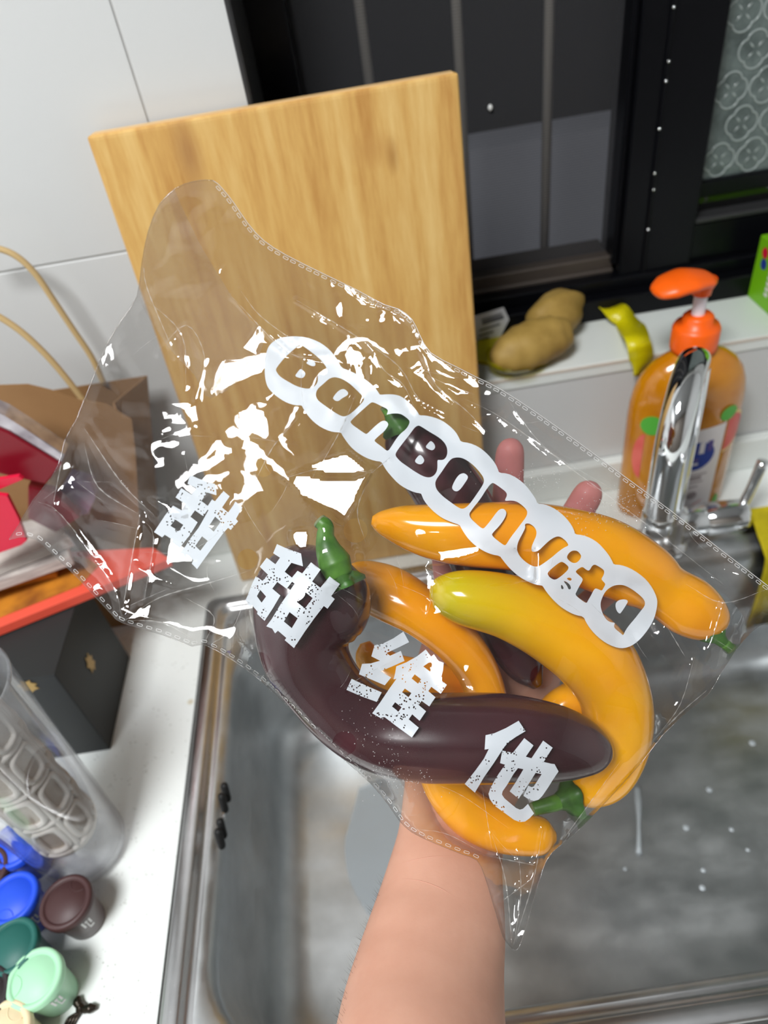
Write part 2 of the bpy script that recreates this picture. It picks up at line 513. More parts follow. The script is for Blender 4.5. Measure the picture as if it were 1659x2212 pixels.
M['olive'] = pmat('olive_book', s(196, 200, 150), 0.5)
M['mblack'] = pmat('matte_black_card', s(40, 42, 42), 0.5, spec=0.3)
M['gold'] = pmat('gold_print', s(178, 146, 84), 0.45, 0.4)
M['lilac'] = noise_col(pmat('lilac_wrap', (0.5, 0.5, 0.6), 0.3), s(120, 122, 170), s(196, 150, 166), 18, 3)

def clear_mat(name, col, rough=0.05, haze=0.12, hcol=(0.5, 0.5, 0.55)):
    m, nt, p, o = nmat(name)
    nt.nodes.remove(p)
    lw = nt.nodes.new('ShaderNodeLayerWeight')
    pw = nt.nodes.new('ShaderNodeMath'); pw.operation = 'POWER'; pw.inputs[1].default_value = 3.0
    nt.links.new(lw.outputs['Facing'], pw.inputs[0])
    ma = nt.nodes.new('ShaderNodeMath'); ma.operation = 'MULTIPLY_ADD'; ma.inputs[1].default_value = 0.6; ma.inputs[2].default_value = 0.05
    nt.links.new(pw.outputs[0], ma.inputs[0])
    gl = nt.nodes.new('ShaderNodeBsdfGlossy'); gl.inputs['Roughness'].default_value = rough
    tr = nt.nodes.new('ShaderNodeBsdfTransparent'); tr.inputs[0].default_value = (*col, 1)
    df = nt.nodes.new('ShaderNodeBsdfDiffuse'); df.inputs[0].default_value = (*hcol, 1)
    m0 = nt.nodes.new('ShaderNodeMixShader'); m0.inputs[0].default_value = haze
    nt.links.new(tr.outputs[0], m0.inputs[1]); nt.links.new(df.outputs[0], m0.inputs[2])
    mx = nt.nodes.new('ShaderNodeMixShader')
    nt.links.new(ma.outputs[0], mx.inputs[0]); nt.links.new(m0.outputs[0], mx.inputs[1]); nt.links.new(gl.outputs[0], mx.inputs[2])
    nt.links.new(mx.outputs[0], o.inputs[0])
    return m
M['clear'] = clear_mat('clear_smoky_plastic', (0.965, 0.965, 0.975), 0.06, 0.035, (0.5, 0.5, 0.56))
M['seam'] = clear_mat('seam_plastic', (0.97, 0.97, 0.97), 0.1, 0.6, (0.62, 0.61, 0.6))
M['fold'] = clear_mat('fold_highlight_film', (0.98, 0.98, 0.98), 0.12, 0.26, (0.6, 0.57, 0.54))
M['flap'] = clear_mat('doubled_film', (0.93, 0.92, 0.91), 0.10, 0.11, (0.62, 0.54, 0.46))
M['glass'] = clear_mat('greenish_glass', (0.86, 0.92, 0.88), 0.05, 0.12, (0.55, 0.62, 0.58))
M['filter'] = pmat('cream_filter_frame', s(228, 222, 212), 0.45)
M['mesh'] = pmat('beige_filter_mesh', s(196, 184, 168), 0.8)
for k, c in dict(cup_brown=(66, 40, 40), cup_blue=(30, 78, 214), cup_dgreen=(28, 92, 84), cup_mint=(166, 218, 180),
                 cup_black=(40, 34, 36), cup_beige=(226, 208, 170)).items():
    M[k] = pmat(k, s(*c), 0.5)
    M[k + '_body'] = pmat(k + '_body', tuple(0.8 * v + 0.06 for v in s(*c)), 0.35)
M['mark'] = pmat('white_mark', (0.8, 0.8, 0.8), 0.5)
M['clip'] = pmat('tarnished_metal', s(64, 58, 52), 0.32, 0.9)

M['orange'] = pmat('orange_plastic', s(252, 100, 16), 0.35)
M['stemwhite'] = pmat('white_plastic', s(236, 232, 238), 0.35)
M['soap'] = pmat('amber_soap', s(214, 130, 8), 0.15, spec=0.5, coat=0.5)
noise_col(M['soap'], s(178, 104, 2), s(204, 134, 10), 16, 3)
M['label'] = pmat('white_label', s(232, 226, 226), 0.4)
M['lblue'] = pmat('label_blue', s(36, 62, 150), 0.4)
M['lpurple'] = pmat('label_purple', s(86, 74, 140), 0.4)
M['lgrey'] = pmat('label_grey', s(160, 148, 150), 0.5)
M['lpink'] = pmat('label_pink', s(214, 150, 150), 0.5)
M['lpgreen'] = pmat('label_pale_green', s(190, 208, 198), 0.5)
M['leaf'] = pmat('label_leaf_green', s(84, 172, 60), 0.45)
M['grape'] = noise_col(pmat('grapefruit_print', (0.8, 0.2, 0.2), 0.45), s(214, 84, 78), s(232, 118, 104), 40, 3)
M['rind'] = pmat('rind_print', s(240, 208, 140), 0.5)
M['potato'] = noise_col(pmat('potato_skin', (0.5, 0.4, 0.2), 0.6), s(146, 116, 52), s(180, 148, 78), 26, 4, bump=0.3)
M['blotch'] = clear_mat('pale_hazy_film', (0.9, 0.93, 0.95), 0.3, 0.30, (0.62, 0.66, 0.68))
M['ybag'] = clear_mat('yellow_bag_film', (0.86, 0.78, 0.10), 0.2, 0.35, (0.62, 0.58, 0.01))
M['ybag_thick'] = pmat('yellow_bag_plastic', s(206, 194, 10), 0.35)
M['paperw'] = pmat('receipt_paper', s(222, 224, 232), 0.6)
M['ink'] = pmat('grey_ink', s(96, 98, 108), 0.7)
M['gbox'] = pmat('lime_green_box', s(122, 190, 20), 0.4)
M['sponge'] = noise_col(pmat('yellow_sponge', (0.6, 0.55, 0.02), 0.9), s(176, 160, 12), s(200, 182, 20), 60, 4, bump=0.4)

# ================================================================== room
CEIL = 1.78
XL, XR, YB, YW, ZF = -1.25, 1.55, -1.7, 0.658, -0.86
SILL, YG = 0.178, 0.789          # sill height, window plane
WX0, WX1, WZ1 = -0.062, 0.95, 1.15   # window opening

tag(box('floor', XL, XR, YB, YW, ZF - 0.05, ZF, M['floor']), kind='structure')
tag(box('ceiling', XL, XR, YB, YW + 0.3, CEIL, CEIL + 0.05, M['ceil']), kind='structure')
tag(box('wall_left', XL - 0.05, XL, YB, YW + 0.1, ZF, CEIL, M['room']), kind='structure')
tag(box('wall_right', XR, XR + 0.05, YB, YW + 0.1, ZF, CEIL, M['room']), kind='structure')
tag(box('wall_front', XL, XR, YB - 0.05, YB, ZF, CEIL, M['cupboard']), kind='structure')

bmw = bmesh.new()
for a in ((XL, WX0 - 0.004, YW + 0.0015, YG + 0.06, ZF, CEIL), (WX0 - 0.004, WX1, YW + 0.0015, YG + 0.06, ZF, SILL - 0.02),
          (WX0 - 0.004, WX1, YW + 0.0015, YG + 0.06, WZ1, CEIL), (WX1, XR, YW + 0.0015, YG + 0.06, ZF, CEIL)):
    box_bm(*a, bm=bmw)
wall = tag(bm_obj('wall_back', bmw, M['grout']), kind='structure')
def tile(x0, x1, z0, z1):
    g = 0.0009
    o = box('tile', x0 + g, x1 - g, YW, YW + 0.0022, z0 + g, z1 - g, M['tile'], wall, 0.0007, 1)
for (x0, x1) in ((XL, -0.746), (-0.746, -0.146), (-0.146, WX0)):
    for (z0, z1) in ((0.0, 0.0755), (0.0755, 0.3755), (0.3755, 0.6755), (0.6755, 0.9755), (0.9755, 1.2755), (1.2755, CEIL)):
        tile(x0, x1, z0, z1)
tile(WX0, 0.55, 0.0, SILL - 0.014); tile(0.55, WX1, 0.0, SILL - 0.014)

sill = tag(box('trim_1', WX0, WX1, YW - 0.002, YG - 0.002, SILL - 0.016, SILL, M['sill'], None, 0.0015), kind='structure')
box('edge_strip', WX0, WX1, YW - 0.0028, YW - 0.001, SILL - 0.0045, SILL - 0.0012, M['sill_trim'], sill)

# ------------------------------------------------------------------ window
win = tag(empty('window_1', (0.4, YG, SILL)), kind='structure')
def wb(name, x0, x1, y0, y1, z0, z1, mat='black', bv=0.0015, par=None):
    return box(name, x0, x1, y0, y1, z0, z1, M[mat], par or win, bv, 1)
wb('side_jamb', WX0 - 0.003, WX0 + 0.002, YW - 0.001, YG, SILL, WZ1, 'jamb')
wb('stile', WX0 - 0.001, -0.024, YG - 0.012, YG + 0.04, SILL, WZ1)
wb('stile', 0.300, 0.383, YG - 0.02, YG + 0.03, SILL + 0.03, WZ1)
wb('stile_lip', 0.294, 0.300, YG - 0.012, YG + 0.03, SILL + 0.05, WZ1)
wb('stile_rib', 0.3255, 0.330, YG - 0.0235, YG - 0.02, SILL + 0.03, WZ1)
wb('bottom_rail', WX0, WX1, YG - 0.045, YG + 0.05, SILL, SILL + 0.026)
wb('bottom_rail_step', WX0, WX1, YG - 0.026, YG + 0.05, SILL + 0.026, SILL + 0.040)
wb('screen_track', -0.024, 0.298, YG - 0.004, YG + 0.05, SILL + 0.040, SILL + 0.058, 'track')
wb('screen_track_lip', -0.024, 0.298, YG - 0.008, YG + 0.05, SILL + 0.036, SILL + 0.044, 'track')
wb('sash_rail', 0.383, WX1, YG - 0.014, YG + 0.03, SILL + 0.040, SILL + 0.083)
wb('sash_rail_lip', 0.383, WX1, YG - 0.016, YG + 0.02, SILL + 0.083, SILL + 0.089, 'jamb')
wb('sash_bead', 0.383, WX1, YG - 0.002, YG + 0.02, SILL + 0.106, SILL + 0.124)
wb('top_rail', WX0, WX1, YG - 0.02, YG + 0.05, WZ1 - 0.05, WZ1)
wb('stile', 0.915, WX1, YG - 0.012, YG + 0.04, SILL, WZ1)
for k in range(9):                                      # water beads on the middle stile
    zz = SILL + 0.09 + k * 0.034 + 0.01 * math.sin(k * 2.1)
    lathe('water_bead', [(1e-5, 0.0), (0.0016, 0.0001), (0.0014, 0.0008), (1e-5, 0.0012)], M['chrome'], win,
          (0.3275 + 0.0008 * math.sin(k * 1.7), YG - 0.0236, zz), 8, axis=(0, -1, 0))
scr = mesh_obj('insect_screen', [(-0.024, YG + 0.012, SILL + 0.05), (0.3, YG + 0.012, SILL + 0.05), (0.3, YG + 0.012, WZ1 - 0.05), (-0.024, YG + 0.012, WZ1 - 0.05)],
               [(0, 1, 2, 3)], M['screen'], win)
pan = box('patterned_pane', 0.383, 0.916, YG + 0.004, YG + 0.010, SILL + 0.118, WZ1 - 0.05, M['pglass'], win)
box('clear_strip_pane', 0.383, 0.916, YG + 0.006, YG + 0.010, SILL + 0.085, SILL + 0.118, M['gloss'], win)
# raised quatrefoils on the pane: one mesh shared by all
def quatrefoil_mesh():
    r0, n = 0.0135, 72
    C = []
    for k in range(n):
        a = 2 * math.pi * k / n
        rr = r0 * (1.0 + 0.24 * abs(math.cos(2 * a)) ** 0.7)
        C.append((rr * math.cos(a), 0, rr * math.sin(a)))
    V, F = [], []
    for i in range(n):
        c = np.array(C[i]); t = np.array(C[(i + 1) % n]) - np.array(C[i - 1]); t /= np.linalg.norm(t)
        w = np.cross(t, (0, 1, 0))
        for q in range(6):
            a = 2 * math.pi * q / 6
            V.append(c + w * 0.0011 * math.cos(a) + np.array([0, 0.0009 * math.sin(a), 0]))
    for i in range(n):
        for q in range(6):
            F.append((i * 6 + q, i * 6 + (q + 1) % 6, ((i + 1) % n) * 6 + (q + 1) % 6, ((i + 1) % n) * 6 + q))
    b = len(V)
    for k in range(4):                                   # four small petals in the middle
        a = math.pi / 4 + k * math.pi / 2
        c = np.array([0.0058 * math.cos(a), 0, 0.0058 * math.sin(a)])
        t = np.array([math.cos(a), 0, math.sin(a)]); w = np.cross(t, (0, 1, 0))
        i0 = len(V)
        V += [c + t * 0.0045, c + w * 0.0012, c - t * 0.0035, c - w * 0.0012, c + np.array([0, -0.0012, 0])]
        F += [(i0, i0 + 1, i0 + 4), (i0 + 1, i0 + 2, i0 + 4), (i0 + 2, i0 + 3, i0 + 4), (i0 + 3, i0, i0 + 4)]
    me = bpy.data.meshes.new('quatrefoil_relief')
    me.from_pydata([tuple(v) for v in V], [], F); me.materials.append(M['prelief'])
    me.polygons.foreach_set('use_smooth', [True] * len(me.polygons))
    return me
qm = quatrefoil_mesh()
for r in range(16):
    for c in range(14):
        x = 0.409 + c * 0.036 + (r % 2) * 0.018; z = SILL + 0.142 + r * 0.0335
        o = link('quatrefoil_relief', qm, pan)
        o.location = (x, YG + 0.0038, z)
lathe('white_fleck', [(1e-5, -0.003), (0.0026, 0), (0.002, 0.0025), (1e-5, 0.004)], M['fleck'], win, tuple(ony(1059, 234, YG + 0.009)), 10)

# beyond the window: security bars and a low parapet
for px in (775, 985, 1187):
    x = ony(px, 0, YG + 0.07)[0]
    o = tube('window_bar', [(x, YG + 0.07, SILL - 0.05), (x, YG + 0.07, WZ1 + 0.1)], 0.0055, M['bar'], win, 12)
zz = ony(1180, 298, YG + 0.26)[2]
box('outer_parapet', -0.6, 1.2, YG + 0.26, YG + 0.34, -0.6, zz, M['outer'], win)
box('outer_building', -2.0, 3.0, YG + 1.6, YG + 1.7, -0.9, 2.6, M['jamb'], win)

# ------------------------------------------------------------------ counter, upstand, sink
SX0, SX1, SY0, SY1 = -0.230, 0.56, 0.105, 0.568
g = 0.004
bmc = bmesh.new()
for a in ((XL, SX0 + g, YB + 1.55, YW - 0.001, -0.04, 0.0), (SX1 - g, XR, YB + 1.55, YW - 0.001, -0.04, 0.0),
          (SX0 + g, SX1 - g, SY1 - g, YW - 0.001, -0.04, 0.0), (SX0 + g, SX1 - g, YB + 1.55, SY0 + g, -0.04, 0.0)):
    box_bm(*a, bm=bmc)
tag(bm_obj('countertop', bmc, M['quartz']), 'white speckled stone countertop around the steel sink', 'countertop')
tag(box('backsplash_upstand', XL + 0.002, XR - 0.002, 0.643, YW - 0.0015, 0.0003, 0.045, M['sill'], None, 0.003, 3),
    'low white stone upstand along the back of the counter', 'upstand')

sink = tag(empty('kitchen_sink', ((SX0 + SX1) / 2, (SY0 + SY1) / 2, 0)),
           'brushed stainless steel kitchen sink with water spots set into white counter', 'sink')
def rrect(x0, x1, y0, y1, r, n=8):
    out = []
    for (cx_, cy_, a0) in ((x1 - r, y1 - r, 0), (x0 + r, y1 - r, 90), (x0 + r, y0 + r, 180), (x1 - r, y0 + r, 270)):
        for k in range(n + 1):
            a = math.radians(a0 + 90 * k / n)
            out.append((cx_ + r * math.cos(a), cy_ + r * math.sin(a)))
    return out
def ring_loft(name, rings, mat, parent, close_bottom=False, smooth=True):
    V, F = [], []
    n = None
    for (ins, z, r) in rings:
        pts = rrect(SX0 + ins[0], SX1 - ins[1], SY0 + ins[2], SY1 - ins[3], r)
        n = len(pts)
        V += [(x, y, z) for x, y in pts]
    for i in range(len(rings) - 1):
        for k in range(n):
            F.append((i * n + k, (i + 1) * n + k, (i + 1) * n + (k + 1) % n, i * n + (k + 1) % n))
    if close_bottom:
        F.append(tuple(range((len(rings) - 1) * n, len(rings) * n)))
    o = mesh_obj(name, V, F, mat, parent, smooth)
    bm = bmesh.new(); bm.from_mesh(o.data)
    bmesh.ops.recalc_face_normals(bm, faces=bm.faces)
    up = [f for f in bm.faces if abs(f.normal.z) > 0.7]
    if sum(f.normal.z * f.calc_area() for f in up) < 0: bmesh.ops.reverse_faces(bm, faces=bm.faces)
    bm.to_mesh(o.data); bm.free()
    return o
def I(l, r=None, f=None, b=None):
    r = l if r is None else r; f = l if f is None else f; b = l if b is None else b
    return (l, r, f, b)
ring_loft('seal', [(I(-0.0025), 0.0004, 0.012), (I(-0.0015), 0.0016, 0.012), (I(0.001), 0.0016, 0.012)], M['gasket'], sink)
ring_loft('rim', [(I(0.0005), 0.0005, 0.012), (I(0.001), 0.004, 0.012), (I(0.003), 0.0055, 0.012), (I(0.0135), 0.0055, 0.012),
                  (I(0.0155), 0.004, 0.012), (I(0.017), 0.0, 0.014), (I(0.021), -0.0015, 0.016), (I(0.024, .024, .024, .030), -0.001, 0.03)],
          M['steel_rim'], sink)
bas = [(I(0.024, .024, .024, .030), -0.001, 0.03), (I(0.030, .03, .028, .048), -0.002, 0.055), (I(0.034, .034, .031, .052), -0.008, 0.058),
       (I(0.036, .036, .033, .054), -0.02, 0.058), (I(0.042, .042, .038, .058), -0.15, 0.058)]
for q in np.linspace(0.15, 1, 6):
    a = q * math.pi / 2
    bas.append((I(0.042 + 0.035 * (1 - math.cos(a)), None, 0.038 + 0.035 * (1 - math.cos(a)), .058 + 0.035 * (1 - math.cos(a))), -0.15 - 0.04 * math.sin(a), 0.055))
bas.append((I(0.2, 0.25, 0.14, 0.14), -0.193, 0.04))
ring_loft('basin', bas, M['steel'], sink, True)
lathe('drain', [(0.045, -0.1925), (0.043, -0.1905), (0.036, -0.1915), (0.034, -0.2), (1e-5, -0.2)], M['chrome'], sink, (0.06, 0.36, 0), 32)
# overflow slots on the left wall
for (px, py) in ((487, 1712), (481, 1735), (478, 1790), (474, 1812)):
    p0 = ony(px, py, 0.33); 
    r = ray(px, py); t = (SX0 + 0.0395 - CAM[0]) / r[0]; c = CAM + r * t
    capsule('overflow_slot', c + np.array([0.0005, -0.003, -0.006]), c + np.array([0.0005, 0.003, 0.006]), 0.0034, M['dark'], sink)
r = ray(482, 1762); c = CAM + r * ((SX0 + 0.0392 - CAM[0]) / r[0])
lathe('overflow_screw', [(1e-5, 0.002), (0.003, 0.0015), (0.0035, 0)], M['chrome'], sink, tuple(c), 14, axis=(1, 0, 0))
# thin pale translucent blotch on the basin floor
blotch_pts = [onz(px, py, -0.1878) for px, py in ((775, 1700), (760, 1760), (745, 1820), (752, 1890), (780, 1950), (815, 1995), (870, 2030), (930, 2000), (980, 1900), (960, 1780), (900, 1700), (840, 1680))]
blotch_pts = catmull(blotch_pts + blotch_pts[:1], 5)[:-1]
tag(prism('pale_blotch', blotch_pts[:, :3], (0, 0, -0.0016), M['blotch']), 'thin pale translucent blotch on the sink floor behind the wrist', 'blotch')
# white water spots and a drip streak on the basin floor
for (px, py, r) in ((1625, 1605, 9), (1532, 1706, 8), (1482, 1788, 8), (1580, 1792, 6), (1615, 1836, 5), (1517, 1918, 7), (1350, 1877, 5), (1519, 1880, 6)):
    p = onz(px, py, -0.1922); rr = r * 0.62 / FPX
    o = lathe('water_spot', [(rr, 0), (rr * 0.8, 0.0006), (1e-5, 0.0009)], M['water'], sink, tuple(p), 14)
p0, p1 = onz(1376, 1700, -0.1918), onz(1380, 1845, -0.1918)
tube('drip_streak', [p0, p0 * .6 + p1 * .4 + np.array([0.001, 0, 0]), p1], [0.0038, 0.0042, 0.002, 0.0032], M['water'], sink, 10)

# ================================================================== things at the back
# cutting board leaning on the wall
def board():
    x0, x1 = -0.1925, 0.1045
    zb, zt, yb, yt, th = 0.0008, 0.474, 0.588, 0.6345, 0.0175
    t = empty('cutting_board', ((x0 + x1) / 2, 0.6, 0))
    tag(t, 'large bamboo cutting board leaning upright against the wall beside the window', 'cutting board')
    bm = box_bm(x0, x1, 0, th, 0, math.hypot(zt - zb, yt - yb), 0.004, 3)
    ang = math.atan2(yt - yb, zt - zb)
    bmesh.ops.rotate(bm, verts=bm.verts, cent=(0, 0, 0), matrix=Matrix.Rotation(-ang, 3, 'X'))
    bmesh.ops.translate(bm, verts=bm.verts, vec=(0, yb, zb + th * math.sin(ang)))
    o = bm_obj('panel', bm, M['bamboo'], t)
    L = math.hypot(zt - zb, yt - yb)
    bm = box_bm(x0 + 0.004, x1 - 0.004, 0.0025, th - 0.002, L - 0.001, L + 0.0008)
    bmesh.ops.rotate(bm, verts=bm.verts, cent=(0, 0, 0), matrix=Matrix.Rotation(-ang, 3, 'X'))
    bmesh.ops.translate(bm, verts=bm.verts, vec=(0, yb, zb + th * math.sin(ang)))
    bm_obj('top_edge', bm, M['bamboo_edge'], t)
board()

# faucet
def faucet():
    bx, by = 0.294, 0.546
    t = tag(empty('faucet', (bx, by, 0)), 'chrome gooseneck kitchen faucet in front of the orange soap bottle', 'faucet')
    lathe('base', [(0.027, 0.0005), (0.027, 0.006), (0.024, 0.009), (0.021, 0.012), (0.021, 0.045), (0.018, 0.05), (0.0135, 0.052)], M['chrome'], t, (bx, by, 0), 36)
    d = np.array([-0.54, -0.84, 0]); d /= np.linalg.norm(d)
    R = 0.052
    pts = [np.array([bx, by, z]) for z in (0.05, 0.1, 0.15, 0.19)]
    for a in np.linspace(0.2, 1, 8) * math.pi:
        pts.append(np.array([bx, by, 0.203]) + d * R * (1 - math.cos(a)) + np.array([0, 0, R * math.sin(a)]))
    e = pts[-1]
    pts += [e + np.array([0, 0, -0.03]), e + np.array([0, 0, -0.075])]
    tube('spout', pts, 0.0135, M['chrome'], t, 28, 5)
    tp = e + np.array([0, 0, -0.075])
    lathe('aerator', [(1e-5, -0.012), (0.010, -0.012), (0.0145, -0.01), (0.0145, 0.008), (0.0135, 0.01)], M['chrome'], t, tuple(tp), 28)
    lathe('valve_body', [(1e-5, 0), (0.0165, 0.001), (0.0175, 0.003), (0.0175, 0.036), (0.0165, 0.0375), (0.0165, 0.039), (0.0182, 0.041), (0.0182, 0.078), (0.017, 0.082), (1e-5, 0.083)],
          M['chrome'], t, (bx + 0.002, by, 0.028), 32, axis=(1, -0.05, 0))
    tube('lever', [(bx + 0.083, by + 0.002, 0.035), (bx + 0.088, by + 0.002, 0.06), (bx + 0.094, by + 0.004, 0.094)], [0.0055, 0.0052, 0.0058], M['chrome'], t, 16)
faucet()

# soap bottle
def soap():
    cx_, cy_, sx, sy = 0.323, 0.6075, 0.061, 0.032
    t = tag(empty('soap_bottle', (cx_, cy_, 0)), 'big amber dish soap bottle with orange pump behind the chrome faucet', 'soap bottle')
    prof = [(1e-4, 0.0006), (0.9, 0.0006), (0.985, 0.005), (1, 0.012), (1, 0.135), (0.985, 0.152), (0.94, 0.168), (0.85, 0.182), (0.7, 0.194), (0.5, 0.203), (0.33, 0.208), (0.27, 0.214)]
    V = lathe('body', prof, M['soap'], t, (cx_, cy_, 0), 56, sx, sy)
    def patch(name, fn, mat, nu, nv, eps, par):
        P, F = [], []
        for i in range(nu + 1):
            for j in range(nv + 1):
                x, z = fn(i / nu, j / nv)
                q = max(0.0, 1 - ((x - cx_) / sx) ** 2)
                P.append((x, cy_ - sy * math.sqrt(q) - eps, z))
        for i in range(nu):
            for j in range(nv):
                a = i * (nv + 1) + j
                F.append((a, a + nv + 1, a + nv + 2, a + 1))
        return mesh_obj(name, P, F, mat, par, True)
    lab = patch('label', lambda u, v: (0.284 + 0.073 * u, 0.010 + (0.116 + 0.004 * u) * v), M['label'], 14, 6, 0.0006, t)
    disc = lambda x, z, rx, rz: (lambda u, v: (x + rx * v * math.cos(2 * math.pi * u), z + rz * v * math.sin(2 * math.pi * u)))
    patch('label_emblem', disc(0.328, 0.093, 0.021, 0.019), M['lblue'], 24, 3, 0.001, lab)
    for k, (dx, dz, w, h) in enumerate(((-0.012, 0.006, 0.005, 0.016), (-0.004, 0.008, 0.006, 0.013), (0.005, 0.009, 0.006, 0.015), (0.014, 0.010, 0.006, 0.014),
                                         (-0.008, -0.008, 0.004, 0.012), (0.0, -0.006, 0.007, 0.004), (0.0, -0.012, 0.007, 0.003))):
        patch('label_lettering', lambda u, v, dx=dx, dz=dz, w=w, h=h: (0.328 + dx + (u - .5) * w, 0.095 + dz + (v - .5) * h), M['lpurple'] if k % 2 else M['label'], 2, 2, 0.0014, lab)
    for k, (z, w) in enumerate(((0.066, 0.046), (0.060, 0.034), (0.0555, 0.040), (0.049, 0.030))):
        patch('label_text_line', lambda u, v, z=z, w=w: (0.322 + (u - .5) * w, z + v * (0.0042 if k == 1 else 0.0016)), M['lgrey'], 6, 1, 0.001, lab)
    patch('label_badge', disc(0.309, 0.036, 0.006, 0.006), M['lpgreen'], 16, 2, 0.001, lab)
    patch('label_badge', disc(0.332, 0.037, 0.006, 0.0055), M['lgrey'], 16, 2, 0.001, lab)
    patch('label_swoosh', lambda u, v: (0.296 + 0.05 * u, 0.012 + 0.014 * u * u + v * 0.005 * (1 - 0.7 * u)), M['lpink'], 8, 1, 0.001, lab)
    patch('grapefruit_rind', lambda u, v: (0.359 + 0.0235 * v * math.sin(math.pi * u), 0.115 - 0.027 * math.cos(math.pi * u) * (0.25 + 0.75 * v)), M['rind'], 18, 5, 0.0006, t)
    patch('grapefruit_slice', lambda u, v: (0.3592 + 0.0215 * v * math.sin(math.pi * u), 0.115 - 0.0235 * math.cos(math.pi * u) * (0.25 + 0.75 * v)), M['grape'], 18, 5, 0.001, t)
    patch('grapefruit_slice', lambda u, v: (0.274 - 0.008 * v * math.sin(math.pi * u), 0.095 - 0.03 * math.cos(math.pi * u) * (0.25 + 0.75 * v)), M['grape'], 18, 5, 0.001, t)
    patch('printed_leaf', disc(0.357, 0.141, 0.010, 0.009), M['leaf'], 18, 3, 0.0012, t)
    patch('printed_leaf', disc(0.279, 0.137, 0.010, 0.012), M['leaf'], 18, 3, 0.0012, t)
    patch('printed_leaf', disc(0.366, 0.016, 0.004, 0.009), M['leaf'], 18, 3, 0.0008, t)
    pump = lathe('pump_collar', [(0.018, 0.208), (0.022, 0.209), (0.0225, 0.213), (0.0225, 0.231), (0.0205, 0.235), (0.0145, 0.2365), (0.0145, 0.243), (0.012, 0.2455), (1e-5, 0.246)],
                 M['orange'], t, (cx_ - 0.003, cy_, 0), 36)
    lathe('pump_stem', [(0.0062, 0.244), (0.0062, 0.272)], M['stemwhite'], t, (cx_ - 0.004, cy_, 0), 20)
    a, b = ony(1413, 636, cy_ - 0.012), ony(1546, 603, cy_)
    C = [a + (b - a) * q + np.array([0, 0, 0.006 * math.sin(math.pi * q)]) for q in (0, 0.08, 0.25, 0.45, 0.65, 0.85, 1.0)]
    C = catmull(C, 5)
    Rr = np.interp(np.linspace(0, 1, len(C)), [0, 0.06, 0.3, 0.55, 0.8, 0.95, 1], [0.002, 0.0095, 0.019, 0.021, 0.016, 0.007, 0.001])
    V, F = sweep_mesh(C, Rr, 24, flat=np.full(len(C), 0.42), ref=(0, 0, 1))
    hd = mesh_obj('pump_head', V, F, M['orange'], t, True)
    lathe('pump_boss', [(0.0085, 0.266), (0.009, 0.271), (0.0115, 0.277), (0.012, 0.281)], M['orange'], hd, (cx_ - 0.004, cy_, 0), 24)
soap()

# potatoes in a yellow bag on the sill
def blob(name, c, ax, rots, mat, parent=None, seed=0, amp=0.06, nu=40, nv=24, ridges=0.0):
    rng = np.random.default_rng(seed)
    ph = rng.uniform(0, 6.28, (6, 3)); fr = rng.uniform(1, 3.2, (6, 3))
    V, F = [], []
    q = Matrix.Rotation(rots[2], 3, 'Z') @ Matrix.Rotation(rots[1], 3, 'Y') @ Matrix.Rotation(rots[0], 3, 'X')
    for j in range(nv + 1):
        th = math.pi * j / nv
        for i in range(nu):
            f = 2 * math.pi * i / nu
            p = np.array([math.cos(th), math.sin(th) * math.cos(f), math.sin(th) * math.sin(f)])
            k = 1 + amp * sum(math.sin(fr[a] @ p * 1.6 + ph[a, 0]) for a in range(6)) / 2.5 + ridges * math.sin(p[0] * 17) * math.sin(th)
            p = np.array(q @ Vector(p * np.array(ax) * k)) + c
            V.append(p)
    for j in range(nv):
        for i in range(nu):
            F.append((j * nu + i, j * nu + (i + 1) % nu, (j + 1) * nu + (i + 1) % nu, (j + 1) * nu + i))
    V = np.array(V)
    return V, F
def settle(V, z):
    V[:, 2] += z - V[:, 2].min()
    return V
pc1 = onz(1150, 752, SILL + 0.022); pc2 = onz(1205, 703, SILL + 0.022)
V1, F1 = blob('potato', pc1, (0.052, 0.026, 0.025), (0, 0, 0.38), None, seed=3, ridges=0.03); settle(V1, SILL + 0.0012)
tag(mesh_obj('potato', V1, F1, M['potato'], None, True), 'front ridged potato in the yellow bag on the window sill', 'potato', 'potatoes on the window sill')
V2, F2 = blob('potato', pc2, (0.044, 0.026, 0.026), (0, 0, 0.75), None, seed=9, ridges=0.01); V2[:, 1] += 0.012; settle(V2, SILL + 0.0012)
tag(mesh_obj('potato', V2, F2, M['potato'], None, True), 'rear smooth potato behind the ridged one on the window sill', 'potato', 'potatoes on the window sill')
# yellow bag: a thin hull round the lower left half, flat skirt on the sill
yb = tag(empty('yellow_produce_bag', tuple(onz(1110, 770, SILL))), 'thin translucent yellow produce bag around the potatoes on the sill', 'plastic bag')
Vb, Fb = blob('x', pc1, (0.057, 0.030, 0.0275), (0, 0, 0.38), None, seed=3, amp=0.05); settle(Vb, SILL + 0.0004)
keep = [f for f in Fb if Vb[f[0]][2] < SILL + 0.016 + 0.35 * (pc1[0] - 0.01 - Vb[f[0]][0])]
mesh_obj('pouch', Vb, keep, M['ybag'], yb, True)
sk = [onz(px, py, SILL + 0.0006) for px, py in ((1030, 745), (1048, 722), (1100, 735), (1160, 752), (1172, 762), (1130, 780), (1100, 789), (1060, 791), (1030, 785))]
prism('skirt', sk, (0, 0, 0.004), M['ybag_thick'], yb, 0.0012)
